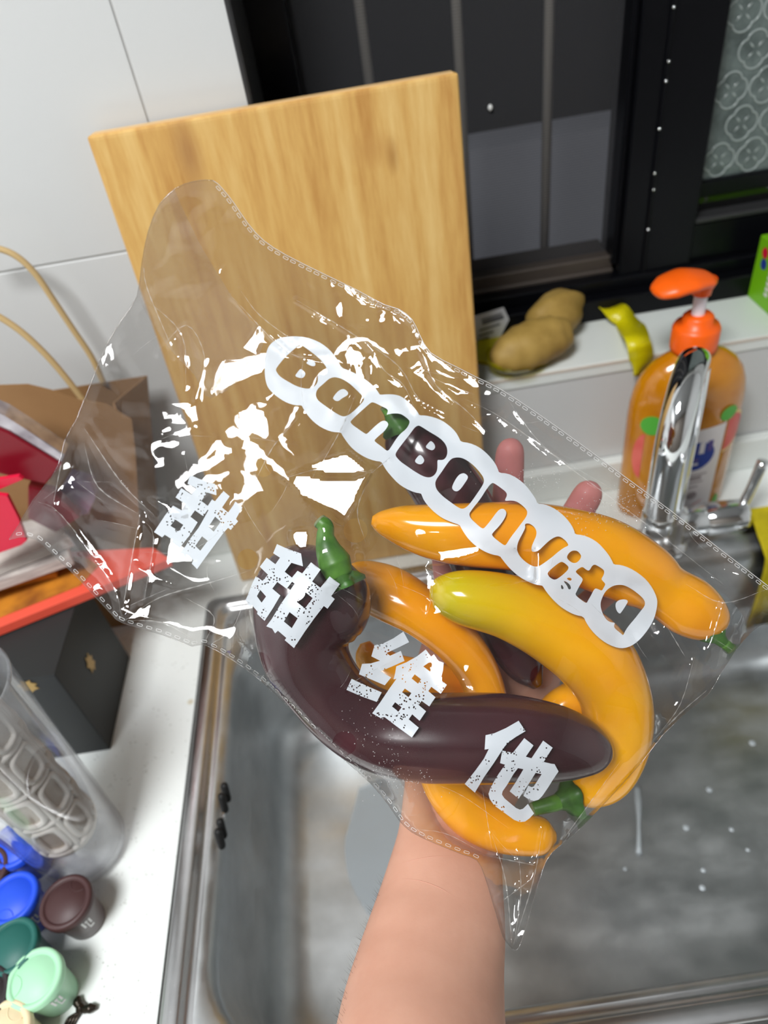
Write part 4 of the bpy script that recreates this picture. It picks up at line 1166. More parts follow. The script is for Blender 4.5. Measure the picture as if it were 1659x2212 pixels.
# ------------------------------------------------------------------ hand and forearm: one continuous surface
def person():
    parts = []
    def limb(pts, n=24, m=8, flatz=None):
        """pts (col, row, distance, half width) ; flatz thickness factor toward the camera"""
        A = catmull([p[:4] for p in pts], m)
        C = np.array([at(a[0], a[1], a[2]) for a in A]); R = A[:, 3] * A[:, 2] / FPX
        fl = None
        if flatz: fl = np.interp(np.linspace(0, 1, len(C)), np.linspace(0, 1, len(flatz)), flatz)
        view = RM @ np.array([0, 0, -1.0])
        # round both ends
        parts.append(sweep_mesh(C, R, n, flat=fl, ref=view))
    limb([(885, 2560, .285, 225), (900, 2380, .315, 206), (914, 2212, .350, 183), (930, 2100, .373, 164), (948, 2000, .393, 147), (962, 1900, .412, 128), (973, 1820, .430, 116),
          (985, 1740, .446, 118), (1005, 1650, .462, 132)], 40, 8, [0.9, 0.88, 0.86, 0.82, 0.78, 0.74, 0.68, 0.62, 0.5])
    limb([(985, 1760, .444, 105), (1005, 1650, .462, 138), (1030, 1550, .474, 152), (1055, 1450, .479, 156), (1078, 1370, .479, 150), (1095, 1310, .477, 120), (1100, 1290, .476, 60)], 40, 8,
         [0.62, 0.52, 0.42, 0.38, 0.36, 0.34, 0.3])
    def finger(pts):
        A = np.array(pts, float)
        e, d = A[-1].copy(), A[-1] - A[-2]
        L = np.linalg.norm(d[:2]); d = d / L
        r = e[3]
        tip = [e]
        for q in (0.35, 0.65, 0.85, 0.96):
            k = e + d * r * q; k[3] = r * math.sqrt(1 - q * q); tip.append(k)
        limb(list(A[:-1]) + tip, 18, 5, [0.9, 0.9])
    finger([(1000, 1400, .479, 40), (985, 1310, .476, 40), (968, 1210, .472, 36), (960, 1140, .468, 34), (958, 1080, .466, 30)])
    finger([(1068, 1390, .480, 40), (1072, 1290, .477, 40), (1085, 1180, .470, 36), (1096, 1080, .458, 34), (1101, 990, .446, 32), (1102, 978, .444, 31)])
    finger([(1128, 1390, .480, 40), (1150, 1300, .477, 38), (1195, 1200, .470, 36), (1240, 1120, .460, 34), (1266, 1075, .453, 33), (1269, 1069, .452, 32)])
    finger([(1180, 1430, .479, 36), (1222, 1360, .477, 34), (1280, 1300, .472, 31), (1325, 1265, .467, 29), (1345, 1250, .464, 26)])
    finger([(985, 1640, .466, 46), (925, 1580, .471, 44), (872, 1520, .475, 38), (835, 1470, .476, 35), (818, 1440, .476, 30)])
    V, F = [], []
    for v, f in parts:
        b = len(V); V += list(v); F += [tuple(i + b for i in q) for q in f]
    tmp = mesh_obj('tmp_person', V, F, None)
    bm = bmesh.new(); bm.from_mesh(tmp.data); bmesh.ops.recalc_face_normals(bm, faces=bm.faces); bm.to_mesh(tmp.data); bm.free()
    rm = tmp.modifiers.new('r', 'REMESH'); rm.mode = 'VOXEL'; rm.voxel_size = 0.0017
    sm = tmp.modifiers.new('s', 'SMOOTH'); sm.factor = 0.5; sm.iterations = 8
    dg = bpy.context.evaluated_depsgraph_get()
    me = bpy.data.meshes.new_from_object(tmp.evaluated_get(dg))
    bpy.data.objects.remove(tmp)
    me.name = 'person'
    me.materials.clear(); me.materials.append(M['skin'])
    me.polygons.foreach_set('use_smooth', [True] * len(me.polygons))
    # pink grows toward the fingertips: distance past the knuckles
    co = np.zeros(len(me.vertices) * 3); me.vertices.foreach_get('co', co); co = co.reshape(-1, 3)
    cc = (co - CAM) @ RM
    row = cc[:, 1] / cc[:, 2] * FPX + CY
    val = np.clip((1500 - row) / 450, 0, 0.85)
    a = me.attributes.new('along', 'FLOAT', 'POINT'); a.data.foreach_set('value', val.astype(np.float32))
    o = link('person', me)
    tag(o, 'bare left forearm and open palm holding up the clear bag of peppers', 'person')
    # short dark hairs along the outer edge of the forearm
    rng = np.random.default_rng(5)
    HV, HF = [], []
    side = (RM.T @ np.array([0, 0, 0])) * 0
    idx = np.where((row > 1900) & (row < 2260))[0]
    me.calc_loop_triangles() if hasattr(me, 'calc_loop_triangles') else None
    nor = np.zeros(len(me.vertices) * 3); me.vertices.foreach_get('normal', nor); nor = nor.reshape(-1, 3)
    left = -(RM @ np.array([1, 0, 0]))
    ok = [i for i in idx if nor[i] @ left > 0.82]
    for i in rng.choice(ok, min(130, len(ok)), replace=False):
        p = co[i]; L = rng.uniform(0.003, 0.0065)
        d1 = nor[i] * 0.55 + (RM @ np.array([-0.15, -0.8, 0.0])) * 0.6 + rng.normal(0, 0.15, 3)
        tip = p + d1 * L
        w = np.cross(d1, nor[i] + 0.01); w /= np.linalg.norm(w)
        w2 = np.cross(d1, w); w2 /= np.linalg.norm(w2)
        b = len(HV); rr = 0.00006
        HV += [p - nor[i] * 0.0004 + w * rr, p - nor[i] * 0.0004 - w * rr, p - nor[i] * 0.0004 + w2 * rr * 1.6, tip]
        HF += [(b, b + 1, b + 3), (b + 1, b + 2, b + 3), (b + 2, b, b + 3)]
    h = mesh_obj('arm_hair', HV, HF, M['hair'], o); h['kind'] = 'stuff'
    # two faint wrist creases lying on the skin
    from mathutils.bvhtree import BVHTree
    tree = BVHTree.FromPolygons([tuple(c) for c in co], [tuple(p.vertices) for p in me.polygons])
    for line in ([(866, 1866), (900, 1856), (940, 1850), (985, 1850)], [(862, 1898), (905, 1902), (950, 1918), (985, 1940)]):
        P, Vv, Ff = resample(catmull(line, 4), 5, False), [], []
        for (x, y) in P:
            d_ = Vector(ray(x, y)).normalized()
            hit, nrm, _, _ = tree.ray_cast(Vector(CAM), d_)
            if hit: Vv.append(np.array(hit) - np.array(nrm) * 0.00005)
        if len(Vv) > 4:
            rr_ = 0.00024 * np.sin(np.linspace(0.25, math.pi - 0.25, len(Vv)))
            v_, f_ = sweep_mesh(np.array(Vv), rr_, 6)
            mesh_obj('wrist_crease', v_, f_, M['crease'], o, True)
person()

# ------------------------------------------------------------------ film height fields
GS = 5.0
GX = np.arange(-30, 1740, GS); GY = np.arange(370, 2070, GS)
XX, YY = np.meshgrid(GX, GY)

OUT = [(378, 408), (400, 397), (430, 390), (460, 390), (480, 407), (505, 438), (535, 482), (570, 520), (620, 552), (700, 592), (770, 626), (830, 658),
       (862, 668), (890, 690), (906, 722), (930, 762), (985, 792), (1030, 815), (1080, 840), (1160, 892), (1250, 956), (1350, 1030), (1450, 1104),
       (1550, 1182), (1659, 1266), (1700, 1300), (1690, 1330), (1640, 1352), (1605, 1385), (1585, 1412), (1555, 1458), (1530, 1500), (1480, 1542), (1430, 1590), (1385, 1648), (1300, 1742),
       (1240, 1802), (1192, 1842), (1172, 1880), (1148, 1960), (1124, 2040), (1112, 2052), (1100, 2042), (1086, 2022), (1072, 1975), (1060, 1935), (1046, 1890), (1030, 1858), (1000, 1846),
       (940, 1822), (890, 1798), (862, 1772), (840, 1740), (800, 1692), (735, 1634), (680, 1582), (620, 1524), (560, 1468), (500, 1424), (440, 1392),
       (415, 1396), (350, 1371), (266, 1346), (240, 1326), (172, 1252), (120, 1203), (80, 1166), (42, 1160), (20, 1165), (40, 1135), (70, 1082), (112, 1030), (132, 985), (140, 950), (165, 905),
       (196, 828), (230, 745), (262, 692), (296, 640), (306, 570), (320, 500), (345, 440)]
HOLES = [(744, 1606, 26), (560, 1434, 25), (1170, 1462, 25), (569, 1010, 20), (768, 1146, 26), (535, 1208, 22), (980, 1290 - 22, 0)]
HOLES = [h for h in HOLES if h[2]]

def inside(poly, x, y):
    """even-odd test for arrays"""
    P = np.array(poly, float); c = np.zeros(x.shape, bool)
    j = len(P) - 1
    for i in range(len(P)):
        xi, yi = P[i]; xj, yj = P[j]
        if yi != yj:
            k = ((yi > y) != (yj > y)) & (x < (xj - xi) * (y - yi) / (yj - yi) + xi)
            c ^= k
        j = i
    return c

def dist_poly(poly, x, y, closed=True):
    P = np.array(poly, float); D = np.full(x.shape, 1e9)
    n = len(P)
    for i in range(n if closed else n - 1):
        a, b = P[i], P[(i + 1) % n]; d = b - a; L2 = d @ d
        if L2 == 0: continue
        t = np.clip(((x - a[0]) * d[0] + (y - a[1]) * d[1]) / L2, 0, 1)
        D = np.minimum(D, np.hypot(x - a[0] - t * d[0], y - a[1] - t * d[1]))
    return D

OUTS = catmull(OUT + OUT[:1], 2)[:-1]
INM = inside(OUTS, XX, YY)
DB = dist_poly(OUT, XX, YY)
BASE = 0.402 - 3.0e-5 * (XX - 830) - 3.0e-5 * (YY - 1150) - 0.014 * np.clip((YY - 1650) / 400, 0, 1)
_q = np.clip(((720 - XX) * 0.75 + (1050 - YY) * 0.5) / 0.9, 0, None)
BASE = BASE + 5.5e-8 * _q ** 2                       # the mouth end droops away
FRONT = np.full(XX.shape, 9.0); BACK = np.full(XX.shape, -9.0)
for key in PEP:
    A, C, R = pep_world(key, 30)
    for a, r in zip(A, R):
        r = r * 1.045
        m = (np.abs(XX - a[0]) < a[3] * 1.25 + 6) & (np.abs(YY - a[1]) < a[3] * 1.25 + 6)
        rx, ry = (XX[m] - CX) / FPX, (YY[m] - CY) / FPX
        c = np.array([(a[0] - CX) / FPX, (a[1] - CY) / FPX, 1.0]) * a[2]
        rr = rx * rx + ry * ry + 1; rc = rx * c[0] + ry * c[1] + c[2]
        di = rc * rc - rr * (c @ c - r * r)
        hit = di > 0; sq = np.sqrt(np.clip(di, 0, None))
        FRONT[m] = np.where(hit, np.minimum(FRONT[m], (rc - sq) / rr), FRONT[m])
        BACK[m] = np.where(hit, np.maximum(BACK[m], (rc + sq) / rr), BACK[m])
# stem of the big purple pepper pushes the film out too
for (a, b, d_, r) in ((724, 1215, .362, 40), (706, 1175, .364, 30), (702, 1140, .366, 24)):
    m = (XX - a) ** 2 + (YY - b) ** 2 < r * r
    FRONT[m] = np.minimum(FRONT[m], d_ - 0.006)

def relax(H0, lim, sign, it, push):
    H = H0.copy()
    fixed = ~INM | (DB < 4)
    for k in range(it):
        A = 0.25 * (np.roll(H, 1, 0) + np.roll(H, -1, 0) + np.roll(H, 1, 1) + np.roll(H, -1, 1)) + push
        if sign < 0: A = np.minimum(A, lim)
        else: A = np.maximum(A, lim)
        H = np.where(fixed, H0, A)
    return H
HF_ = BASE + relax(BASE * 0, FRONT - 0.0022 - BASE, -1, 1200, -0.0000005)
HB_ = BASE + relax(BASE * 0, np.where(BACK > 0, BACK + 0.0015 - BASE, -9), 1, 900, 0.0000025)

def facet_field(spacing, amp, seed, extra=None):
    """piecewise flat random facets: crumpled sheet"""
    rng = np.random.default_rng(seed)
    pts = []
    for y in np.arange(300, 2140, spacing):
        for x in np.arange(-100, 1820, spacing):
            pts.append((x + rng.uniform(-.5, .5) * spacing, y + rng.uniform(-.5, .5) * spacing))
    hs = list(rng.uniform(-1, 1, len(pts)) * amp)
    if extra:
        for (x, y, h) in extra: pts.append((x, y)); hs.append(h)
    vs, es, fs, ov, oe, of = delaunay_2d_cdt([Vector(p) for p in pts], [], [], 0, 1e-6)
    hv = [hs[ov[i][0]] if ov[i] else 0 for i in range(len(vs))]
    out = np.zeros(XX.shape)
    for f in fs:
        p = np.array([vs[i][:] for i in f]); h = np.array([hv[i] for i in f])
        x0, x1 = np.searchsorted(GX, p[:, 0].min()), np.searchsorted(GX, p[:, 0].max())
        y0, y1 = np.searchsorted(GY, p[:, 1].min()), np.searchsorted(GY, p[:, 1].max())
        if x1 <= x0 or y1 <= y0: continue
        sx, sy = XX[y0:y1, x0:x1], YY[y0:y1, x0:x1]
        d = (p[1, 1] - p[2, 1]) * (p[0, 0] - p[2, 0]) + (p[2, 0] - p[1, 0]) * (p[0, 1] - p[2, 1])
        if abs(d) < 1e-9: continue
        a = ((p[1, 1] - p[2, 1]) * (sx - p[2, 0]) + (p[2, 0] - p[1, 0]) * (sy - p[2, 1])) / d
        b = ((p[2, 1] - p[0, 1]) * (sx - p[2, 0]) + (p[0, 0] - p[2, 0]) * (sy - p[2, 1])) / d
        c = 1 - a - b
        k = (a >= -1e-6) & (b >= -1e-6) & (c >= -1e-6)
        out[y0:y1, x0:x1] = np.where(k, a * h[0] + b * h[1] + c * h[2], out[y0:y1, x0:x1])
    return out
def blur(a, n):
    for _ in range(n):
        a = 0.2 * (a + np.roll(a, 1, 0) + np.roll(a, -1, 0) + np.roll(a, 1, 1) + np.roll(a, -1, 1))
    return a
contact = blur((np.abs(HF_ - (FRONT - 0.0022)) < 0.0012).astype(float), 12)
wf = 0.12 + 0.88 * (1 - np.clip(contact * 1.2, 0, 1))
edge = np.clip((DB - 3) / 22, 0, 1)
rim_w = np.exp(-(DB / 55.0) ** 2)                       # more small crinkles near the seams
big = facet_field(135, 0.0036, 21); mid = facet_field(62, 0.0015, 22); small = facet_field(27, 0.0007, 23)
# named folds seen in the sheet, plus random short ones
CREASES = [([(805, 1020), (772, 1100), (790, 1172)], 1.3), ([(805, 1020), (842, 988)], 1.2), ([(805, 1020), (700, 1012), (610, 1034)], 1.4),
           ([(545, 1052), (590, 965), (642, 905)], 1.3), ([(690, 1010), (735, 930), (768, 855)], 1.2), ([(500, 640), (620, 760), (705, 772)], 1.2),
           ([(640, 648), (760, 720), (860, 790), (905, 862), (962, 892)], 1.6), ([(520, 628), (562, 682), (642, 742)], 1.0), ([(790, 735), (830, 800), (870, 830), (900, 890)], 1.2),
           ([(310, 642), (392, 722), (402, 832)], 1.2), ([(340, 762), (402, 702), (442, 772), (422, 862)], 1.0), ([(318, 520), (312, 600), (345, 690), (380, 770)], 1.2),
           ([(182, 925), (262, 1042), (332, 1112)], 1.5), ([(76, 1082), (132, 1112), (242, 1262), (262, 1332)], 1.6), ([(152, 902), (112, 1102)], 1.0),
           ([(302, 1112), (282, 1220), (262, 1332)], 1.5), ([(182, 962), (212, 1052), (302, 1112)], 1.3), ([(302, 1116), (332, 1162), (312, 1292)], 1.2),
           ([(402, 1292), (462, 1332), (442, 1388)], 1.2), ([(266, 1343), (342, 1292), (442, 1262), (542, 1232)], 1.4), ([(265, 1340), (350, 1345), (430, 1388)], 1.0),
           ([(1082, 842), (1172, 962), (1302, 1062), (1422, 1152), (1562, 1262)], 1.3), ([(902, 742), (942, 832), (1002, 882), (1052, 932)], 1.4), ([(1000, 860), (1080, 900), (1200, 985), (1330, 1060)], 1.0),
           ([(1482, 1262), (1562, 1302), (1659, 1272)], 1.3), ([(1562, 1302), (1532, 1402)], 1.2), ([(1440, 1352), (1482, 1422)], 1.2), ([(1540, 1480), (1450, 1560), (1400, 1640)], 1.4), ([(1500, 1420), (1470, 1520), (1420, 1590)], 1.0),
           ([(1342, 1642), (1232, 1792), (1182, 1862)], 1.2), ([(1172, 1792), (1152, 1902), (1112, 2032)], 1.7), ([(1062, 1802), (1092, 1902), (1106, 2042)], 1.7), ([(1120, 1840), (1125, 1930), (1110, 2040)], 1.4), ([(1060, 1850), (1160, 1870)], 1.2), ([(1080, 1950), (1160, 1890)], 1.0),
           ([(1042, 1702), (1062, 1832)], 0.8), ([(880, 1790), (960, 1800), (1040, 1840)], 1.0), ([(930, 1690), (1000, 1720), (1100, 1790)], 0.8), ([(440, 1400), (500, 1360), (530, 1290)], 1.2), ([(470, 1400), (520, 1440), (575, 1450)], 1.0)]
_rg = np.random.default_rng(77)
for _ in range(110):
    x, y = _rg.uniform(40, 1600), _rg.uniform(420, 2000); a = _rg.uniform(0, math.pi); L = _rg.uniform(40, 150)
    CREASES.append(([(x, y), (x + L * math.cos(a) * .5 + _rg.uniform(-10, 10), y + L * math.sin(a) * .5), (x + L * math.cos(a), y + L * math.sin(a))], _rg.uniform(0.25, 0.7) * _rg.choice([-1, 1])))
crz = np.zeros(XX.shape)
for poly, a in CREASES:
    d = dist_poly(poly, XX, YY, False)
    w_ = 11.0
    crz -= 0.001 * a * np.clip(1 - d / w_, 0, 1)
HF2 = HF_ + edge * np.clip(wf * 1.3, 0, 1) * crz + edge * wf * (big * 0.6 + mid + small * (0.15 + 1.1 * rim_w))
bigb = facet_field(150, 0.006, 31); midb = facet_field(70, 0.0022, 32)
HB2 = HB_ + edge * (bigb * 0.6 + midb * 0.8 + small[::-1, ::-1] * 0.3)

# a few broad flat panes of film that catch the ceiling lamp: tilt each to the half-way normal
def pane(H, poly, soft=7.0, tilt=(0, 0)):
    c = np.mean(np.array(poly), axis=0)
    m = inside(poly, XX, YY)
    if not m.any(): return H
    w = np.where(m, 1.0, np.clip(1 - dist_poly(poly, XX, YY) / soft, 0, 1))
    h0 = H[m].mean()
    p = at(c[0], c[1], h0)
    n = (CAM - p) / np.linalg.norm(CAM - p) + (LAMP + np.array([tilt[0], tilt[1], 0]) - p) / np.linalg.norm(LAMP + np.array([tilt[0], tilt[1], 0]) - p)
    n /= np.linalg.norm(n)
    # plane through p with normal n: depth along each camera ray
    rx, ry = (XX - CX) / FPX, (YY - CY) / FPX
    nc = RM.T @ n; pc = RM.T @ (p - CAM)
    D = (nc @ pc) / (nc[0] * rx + nc[1] * ry + nc[2])
    D = np.clip(D, h0 - 0.012, h0 + 0.012)
    return H * (1 - w) + D * w
PANES = [([(612, 1032), (640, 1020), (700, 1030), (798, 1024), (768, 1080), (742, 1128), (700, 1100), (650, 1072)], (0, 0)),
         ([(660, 1010), (700, 990), (752, 975), (800, 1015), (760, 1028), (700, 1026)], (0.05, 0.05)),
         ([(628, 1148), (650, 1142), (684, 1152), (690, 1172), (660, 1186), (626, 1180)], (0, 0)),
         ([(700, 1168), (765, 1128), (768, 1160), (720, 1170)], (0, 0.05)),
         ([(555, 706), (558, 775), (526, 752)], (0, 0)),
         ([(590, 890), (606, 884), (618, 920), (606, 955), (590, 940)], (0, 0.1)),
         ([(755, 690), (800, 692), (830, 668), (838, 690), (806, 706)], (0, 0)),
         ([(290, 1218), (330, 1238), (378, 1262), (330, 1252), (296, 1232)], (0, 0)),
         ([(262, 1344), (300, 1318), (334, 1296), (322, 1326), (290, 1340)], (0, 0)),
         ([(512, 1330), (536, 1290), (530, 1350), (545, 1410), (522, 1380)], (0, 0)),
         ([(325, 1078), (345, 1080), (400, 1108), (385, 1114)], (0, 0)),
         ([(434, 974), (446, 955), (452, 965), (440, 985), (425, 1010), (416, 1012)], (0, 0))]
PANES.append(([(930, 1225), (1000, 1215), (1060, 1190), (1150, 1190), (1150, 1250), (1060, 1262), (960, 1262)], (1.6, -1.2)))
for poly, tl in PANES:
    HF2 = pane(HF2, poly, 6.0, tl)
# turn two stretches of the sheet away from the lamp so only glints remain there
for (cx_, cy_, r_, gx_, gy_) in ((490, 975, 170, -6e-5, -4e-5), (800, 725, 120, 1e-5, -5e-5)):
    w_ = np.clip(1.25 - 1.25 * np.hypot(XX - cx_, YY - cy_) / r_, 0, 1); w_ = w_ * w_ * (3 - 2 * w_)
    HF2 = HF2 + w_ * (gx_ * (XX - cx_) + gy_ * (YY - cy_))
HF2 = np.minimum(HF2, FRONT - 0.0012)
smo = blur(HF2, 9) - 0.0004; cw = np.clip(contact * 1.3, 0, 1)
HF2 = HF2 * (1 - cw) + smo * cw
HF2 = np.where(INM & (DB > 5), HF2, BASE)
HB2 = np.maximum(HB2, HF2 + 0.0015 * np.clip(DB / 20, 0, 1))
# printed areas lie smooth on the sheet
def bil(H, x, y):
    fx = np.clip((np.asarray(x) - GX[0]) / GS, 0, len(GX) - 1.001); fy = np.clip((np.asarray(y) - GY[0]) / GS, 0, len(GY) - 1.001)
    i, j = fx.astype(int), fy.astype(int); u, v = fx - i, fy - j
    return (H[j, i] * (1 - u) * (1 - v) + H[j, i + 1] * u * (1 - v) + H[j + 1, i] * (1 - u) * v + H[j + 1, i + 1] * u * v)

def sheet(name, loops, H, mat, parent, step, off=0.0, snap=False, uv=False):
    """loops: list of closed outlines, even-odd filled, laid on height field H"""
    pts, edges = [], []
    for L in loops:
        b = len(pts); n = len(L)
        pts += [tuple(p) for p in L]; edges += [(b + k, b + (k + 1) % n) for k in range(n)]
    allp = np.array(pts)
    x0, y0 = allp.min(0); x1, y1 = allp.max(0)
    gx, gy = np.meshgrid(np.arange(x0 + step / 2, x1, step), np.arange(y0 + step / 2, y1, step))
    if snap:
        gx, gy = np.meshgrid(GX, GY); gx, gy = gx.ravel(), gy.ravel()
    else:
        gx, gy = gx.ravel() + RNG.uniform(-.2, .2, gx.size) * step, gy.ravel() + RNG.uniform(-.2, .2, gy.size) * step
    ins = np.zeros(gx.shape, bool); dm = np.full(gx.shape, 1e9)
    for L in loops:
        ins ^= inside(L, gx, gy)
    gx, gy = gx[ins], gy[ins]
    for L in loops:
        pass
    # drop grid points hugging an outline
    cell = {}
    for (x, y) in resample_all(loops, step * 0.5): cell.setdefault((int(x // step), int(y // step)), []).append((x, y))
    keep = []
    for x, y in zip(gx, gy):
        i, j = int(x // step), int(y // step); okk = True
        for a in (-1, 0, 1):
            for b in (-1, 0, 1):
                for (qx, qy) in cell.get((i + a, j + b), ()):
                    if (qx - x) ** 2 + (qy - y) ** 2 < (0.45 * step) ** 2: okk = False; break
                if not okk: break
            if not okk: break
        if okk: keep.append((x, y))
    pts = pts + keep
    vs, es, fs, *_ = delaunay_2d_cdt([Vector(p) for p in pts], edges, [], 0, 1e-5)
    v2 = np.array([v[:] for v in vs]); f = np.array([t for t in fs if len(t) == 3])
    cen = v2[f].mean(1); k = np.zeros(len(f), bool)
    for L in loops: k ^= inside(L, cen[:, 0], cen[:, 1])
    f = f[k]
    used = np.unique(f); mp = -np.ones(len(v2), int); mp[used] = np.arange(len(used))
    v2 = v2[used]; f = mp[f]
    dep = bil(H, v2[:, 0], v2[:, 1]) + off
    rays = np.stack([(v2[:, 0] - CX) / FPX, (v2[:, 1] - CY) / FPX, np.ones(len(v2))], 1) @ RM.T
    W = CAM + rays * dep[:, None]
    # face the camera
    f = f[:, ::-1]
    o = mesh_obj(name, W, f, mat, parent, True)
    me = o.data
    if uv:
        ul = me.uv_layers.new(name='UVMap')
        vi = np.zeros(len(me.loops), int); me.loops.foreach_get('vertex_index', vi)
        ul.data.foreach_set('uv', (v2[vi] / 1000.0).ravel())
    return o
def resample_all(loops, st):
    return np.vstack([resample(L, st) for L in loops])
def circ(x, y, r, n=36):
    return [(x + r * math.cos(2 * math.pi * k / n), y + r * 1.02 * math.sin(2 * math.pi * k / n)) for k in range(n)]

pb = at(1000, 1400, 0.40)
bag = tag(empty('plastic_bag', tuple(pb)), 'crinkled clear plastic bag of peppers with white printing held up over the sink', 'plastic bag')
outl = resample(OUTS, 8)
sheet('front_film', [outl] + [circ(*h) for h in HOLES], HF2, M['film'], bag, GS, snap=True)
back_out = resample(OUTS, 10)
sheet('back_film', [back_out], HB2, M['film'], bag, 10.0, 0.0)
# folded flap at the mouth
flap = [(376, 407), (345, 440), (320, 500), (308, 570), (300, 640), (330, 700), (372, 760), (420, 810), (455, 860), (540, 800), (572, 722), (540, 690), (502, 642), (470, 590), (438, 538), (408, 478), (390, 440)]
sheet('folded_flap', [resample(catmull(flap + flap[:1], 3)[:-1], 8)], HF2, M['flap'], bag, 12.0, 0.0028)

# pale ribbons: crease highlights painted on as whitening along the folds
def fold_highlights():
    V, F = [], []
    for k, (poly, a) in enumerate(CREASES):
        P = resample(catmull(poly, 4) if len(poly) > 2 else poly, 6, False)
        ok_ = inside(OUTS, P[:, 0], P[:, 1]) & (bil(DB, P[:, 0], P[:, 1]) > 6) & (bil(wf, P[:, 0], P[:, 1]) > 0.45)
        T_ = np.gradient(P, axis=0); T_ /= np.linalg.norm(T_, axis=1)[:, None] + 1e-9
        n = len(P); w0 = (0.5 + 0.9 * abs(a)) * (1.0 if k < 36 else 0.7)
        b = len(V)
        for i in range(n):
            t = i / max(1, n - 1); w = w0 * math.sin(math.pi * min(max(t, 0.06), 0.94)) * (0.6 + 0.4 * math.sin(i * 1.7 + k))
            nn = np.array([-T_[i][1], T_[i][0]])
            for sg in (-1, 1):
                q = P[i] + nn * sg * w
                V.append(at(q[0], q[1], float(bil(HF2, q[0], q[1])) - 0.0004))
        for i in range(n - 1):
            if ok_[i] and ok_[i + 1]: F.append((b + 2 * i, b + 2 * i + 1, b + 2 * i + 3, b + 2 * i + 2))
    o = mesh_obj('fold_highlights', V, F, M['fold'], bag); o['kind'] = 'stuff'
fold_highlights()

# ------------------------------------------------------------------ printing
def T(L, x0, y0, w):
    k = w / 1659.0
    return [(x0 + a * k, y0 + b * k) for a, b in L]
R1 = lambda L: T(L, 560, 710, 300)
R2 = lambda L: T(L, 800, 830, 300)
R3 = lambda L: T(L, 980, 1000, 300)
R4 = lambda L: T(L, 1150, 1120, 300)
logo_out = (R1([(65, 450), (70, 350), (100, 230), (150, 165), (240, 110), (390, 88), (560, 100), (700, 150), (800, 215), (880, 295), (940, 380), (980, 465), (1060, 495), (1180, 550), (1290, 620), (1380, 700), (1430, 770), (1440, 790)])
            + R2([(200, 120), (290, 122), (370, 145), (450, 205), (520, 275), (570, 340), (585, 372), (660, 373), (760, 395), (860, 435), (950, 500), (1020, 570), (1060, 640), (1080, 688), (1180, 700), (1290, 745), (1380, 815), (1450, 890), (1500, 960), (1525, 1020), (1538, 1058)])
            + R3([(640, 125), (730, 165), (810, 220), (880, 290), (940, 370), (985, 440), (998, 487), (1080, 492), (1180, 530), (1270, 590), (1350, 665), (1410, 745), (1440, 810), (1450, 853)])
            + R4([(600, 198), (700, 235), (790, 295), (860, 370), (915, 440), (955, 510), (970, 550), (1060, 555), (1160, 590), (1270, 655), (1370, 740), (1440, 840), (1485, 940), (1495, 1010), (1475, 1130), (1440, 1230), (1380, 1330), (1300, 1430), (1220, 1500), (1140, 1540), (1060, 1552), (980, 1535), (880, 1490), (780, 1415), (700, 1330), (640, 1240), (612, 1172), (520, 1155), (430, 1115), (330, 1050), (240, 965), (170, 880), (125, 810)])
            + R3([(1055, 1465), (980, 1455), (880, 1415), (790, 1365), (700, 1290), (630, 1215), (580, 1150), (550, 1110), (460, 1095), (360, 1055), (260, 990), (180, 915), (120, 830), (85, 770), (72, 740)])
            + R2([(960, 1645), (860, 1600), (770, 1535), (700, 1465), (640, 1390), (612, 1320), (605, 1305), (520, 1290), (420, 1245), (330, 1185), (260, 1110), (200, 1040), (155, 970), (132, 925)])
            + R1([(1380, 1580), (1270, 1540), (1170, 1480), (1090, 1410), (1030, 1330), (990, 1270), (978, 1240), (880, 1235), (790, 1205), (700, 1155), (620, 1085), (560, 1010), (520, 945), (508, 915), (430, 915), (340, 890), (250, 840), (160, 770), (100, 700), (75, 620), (65, 530)]))
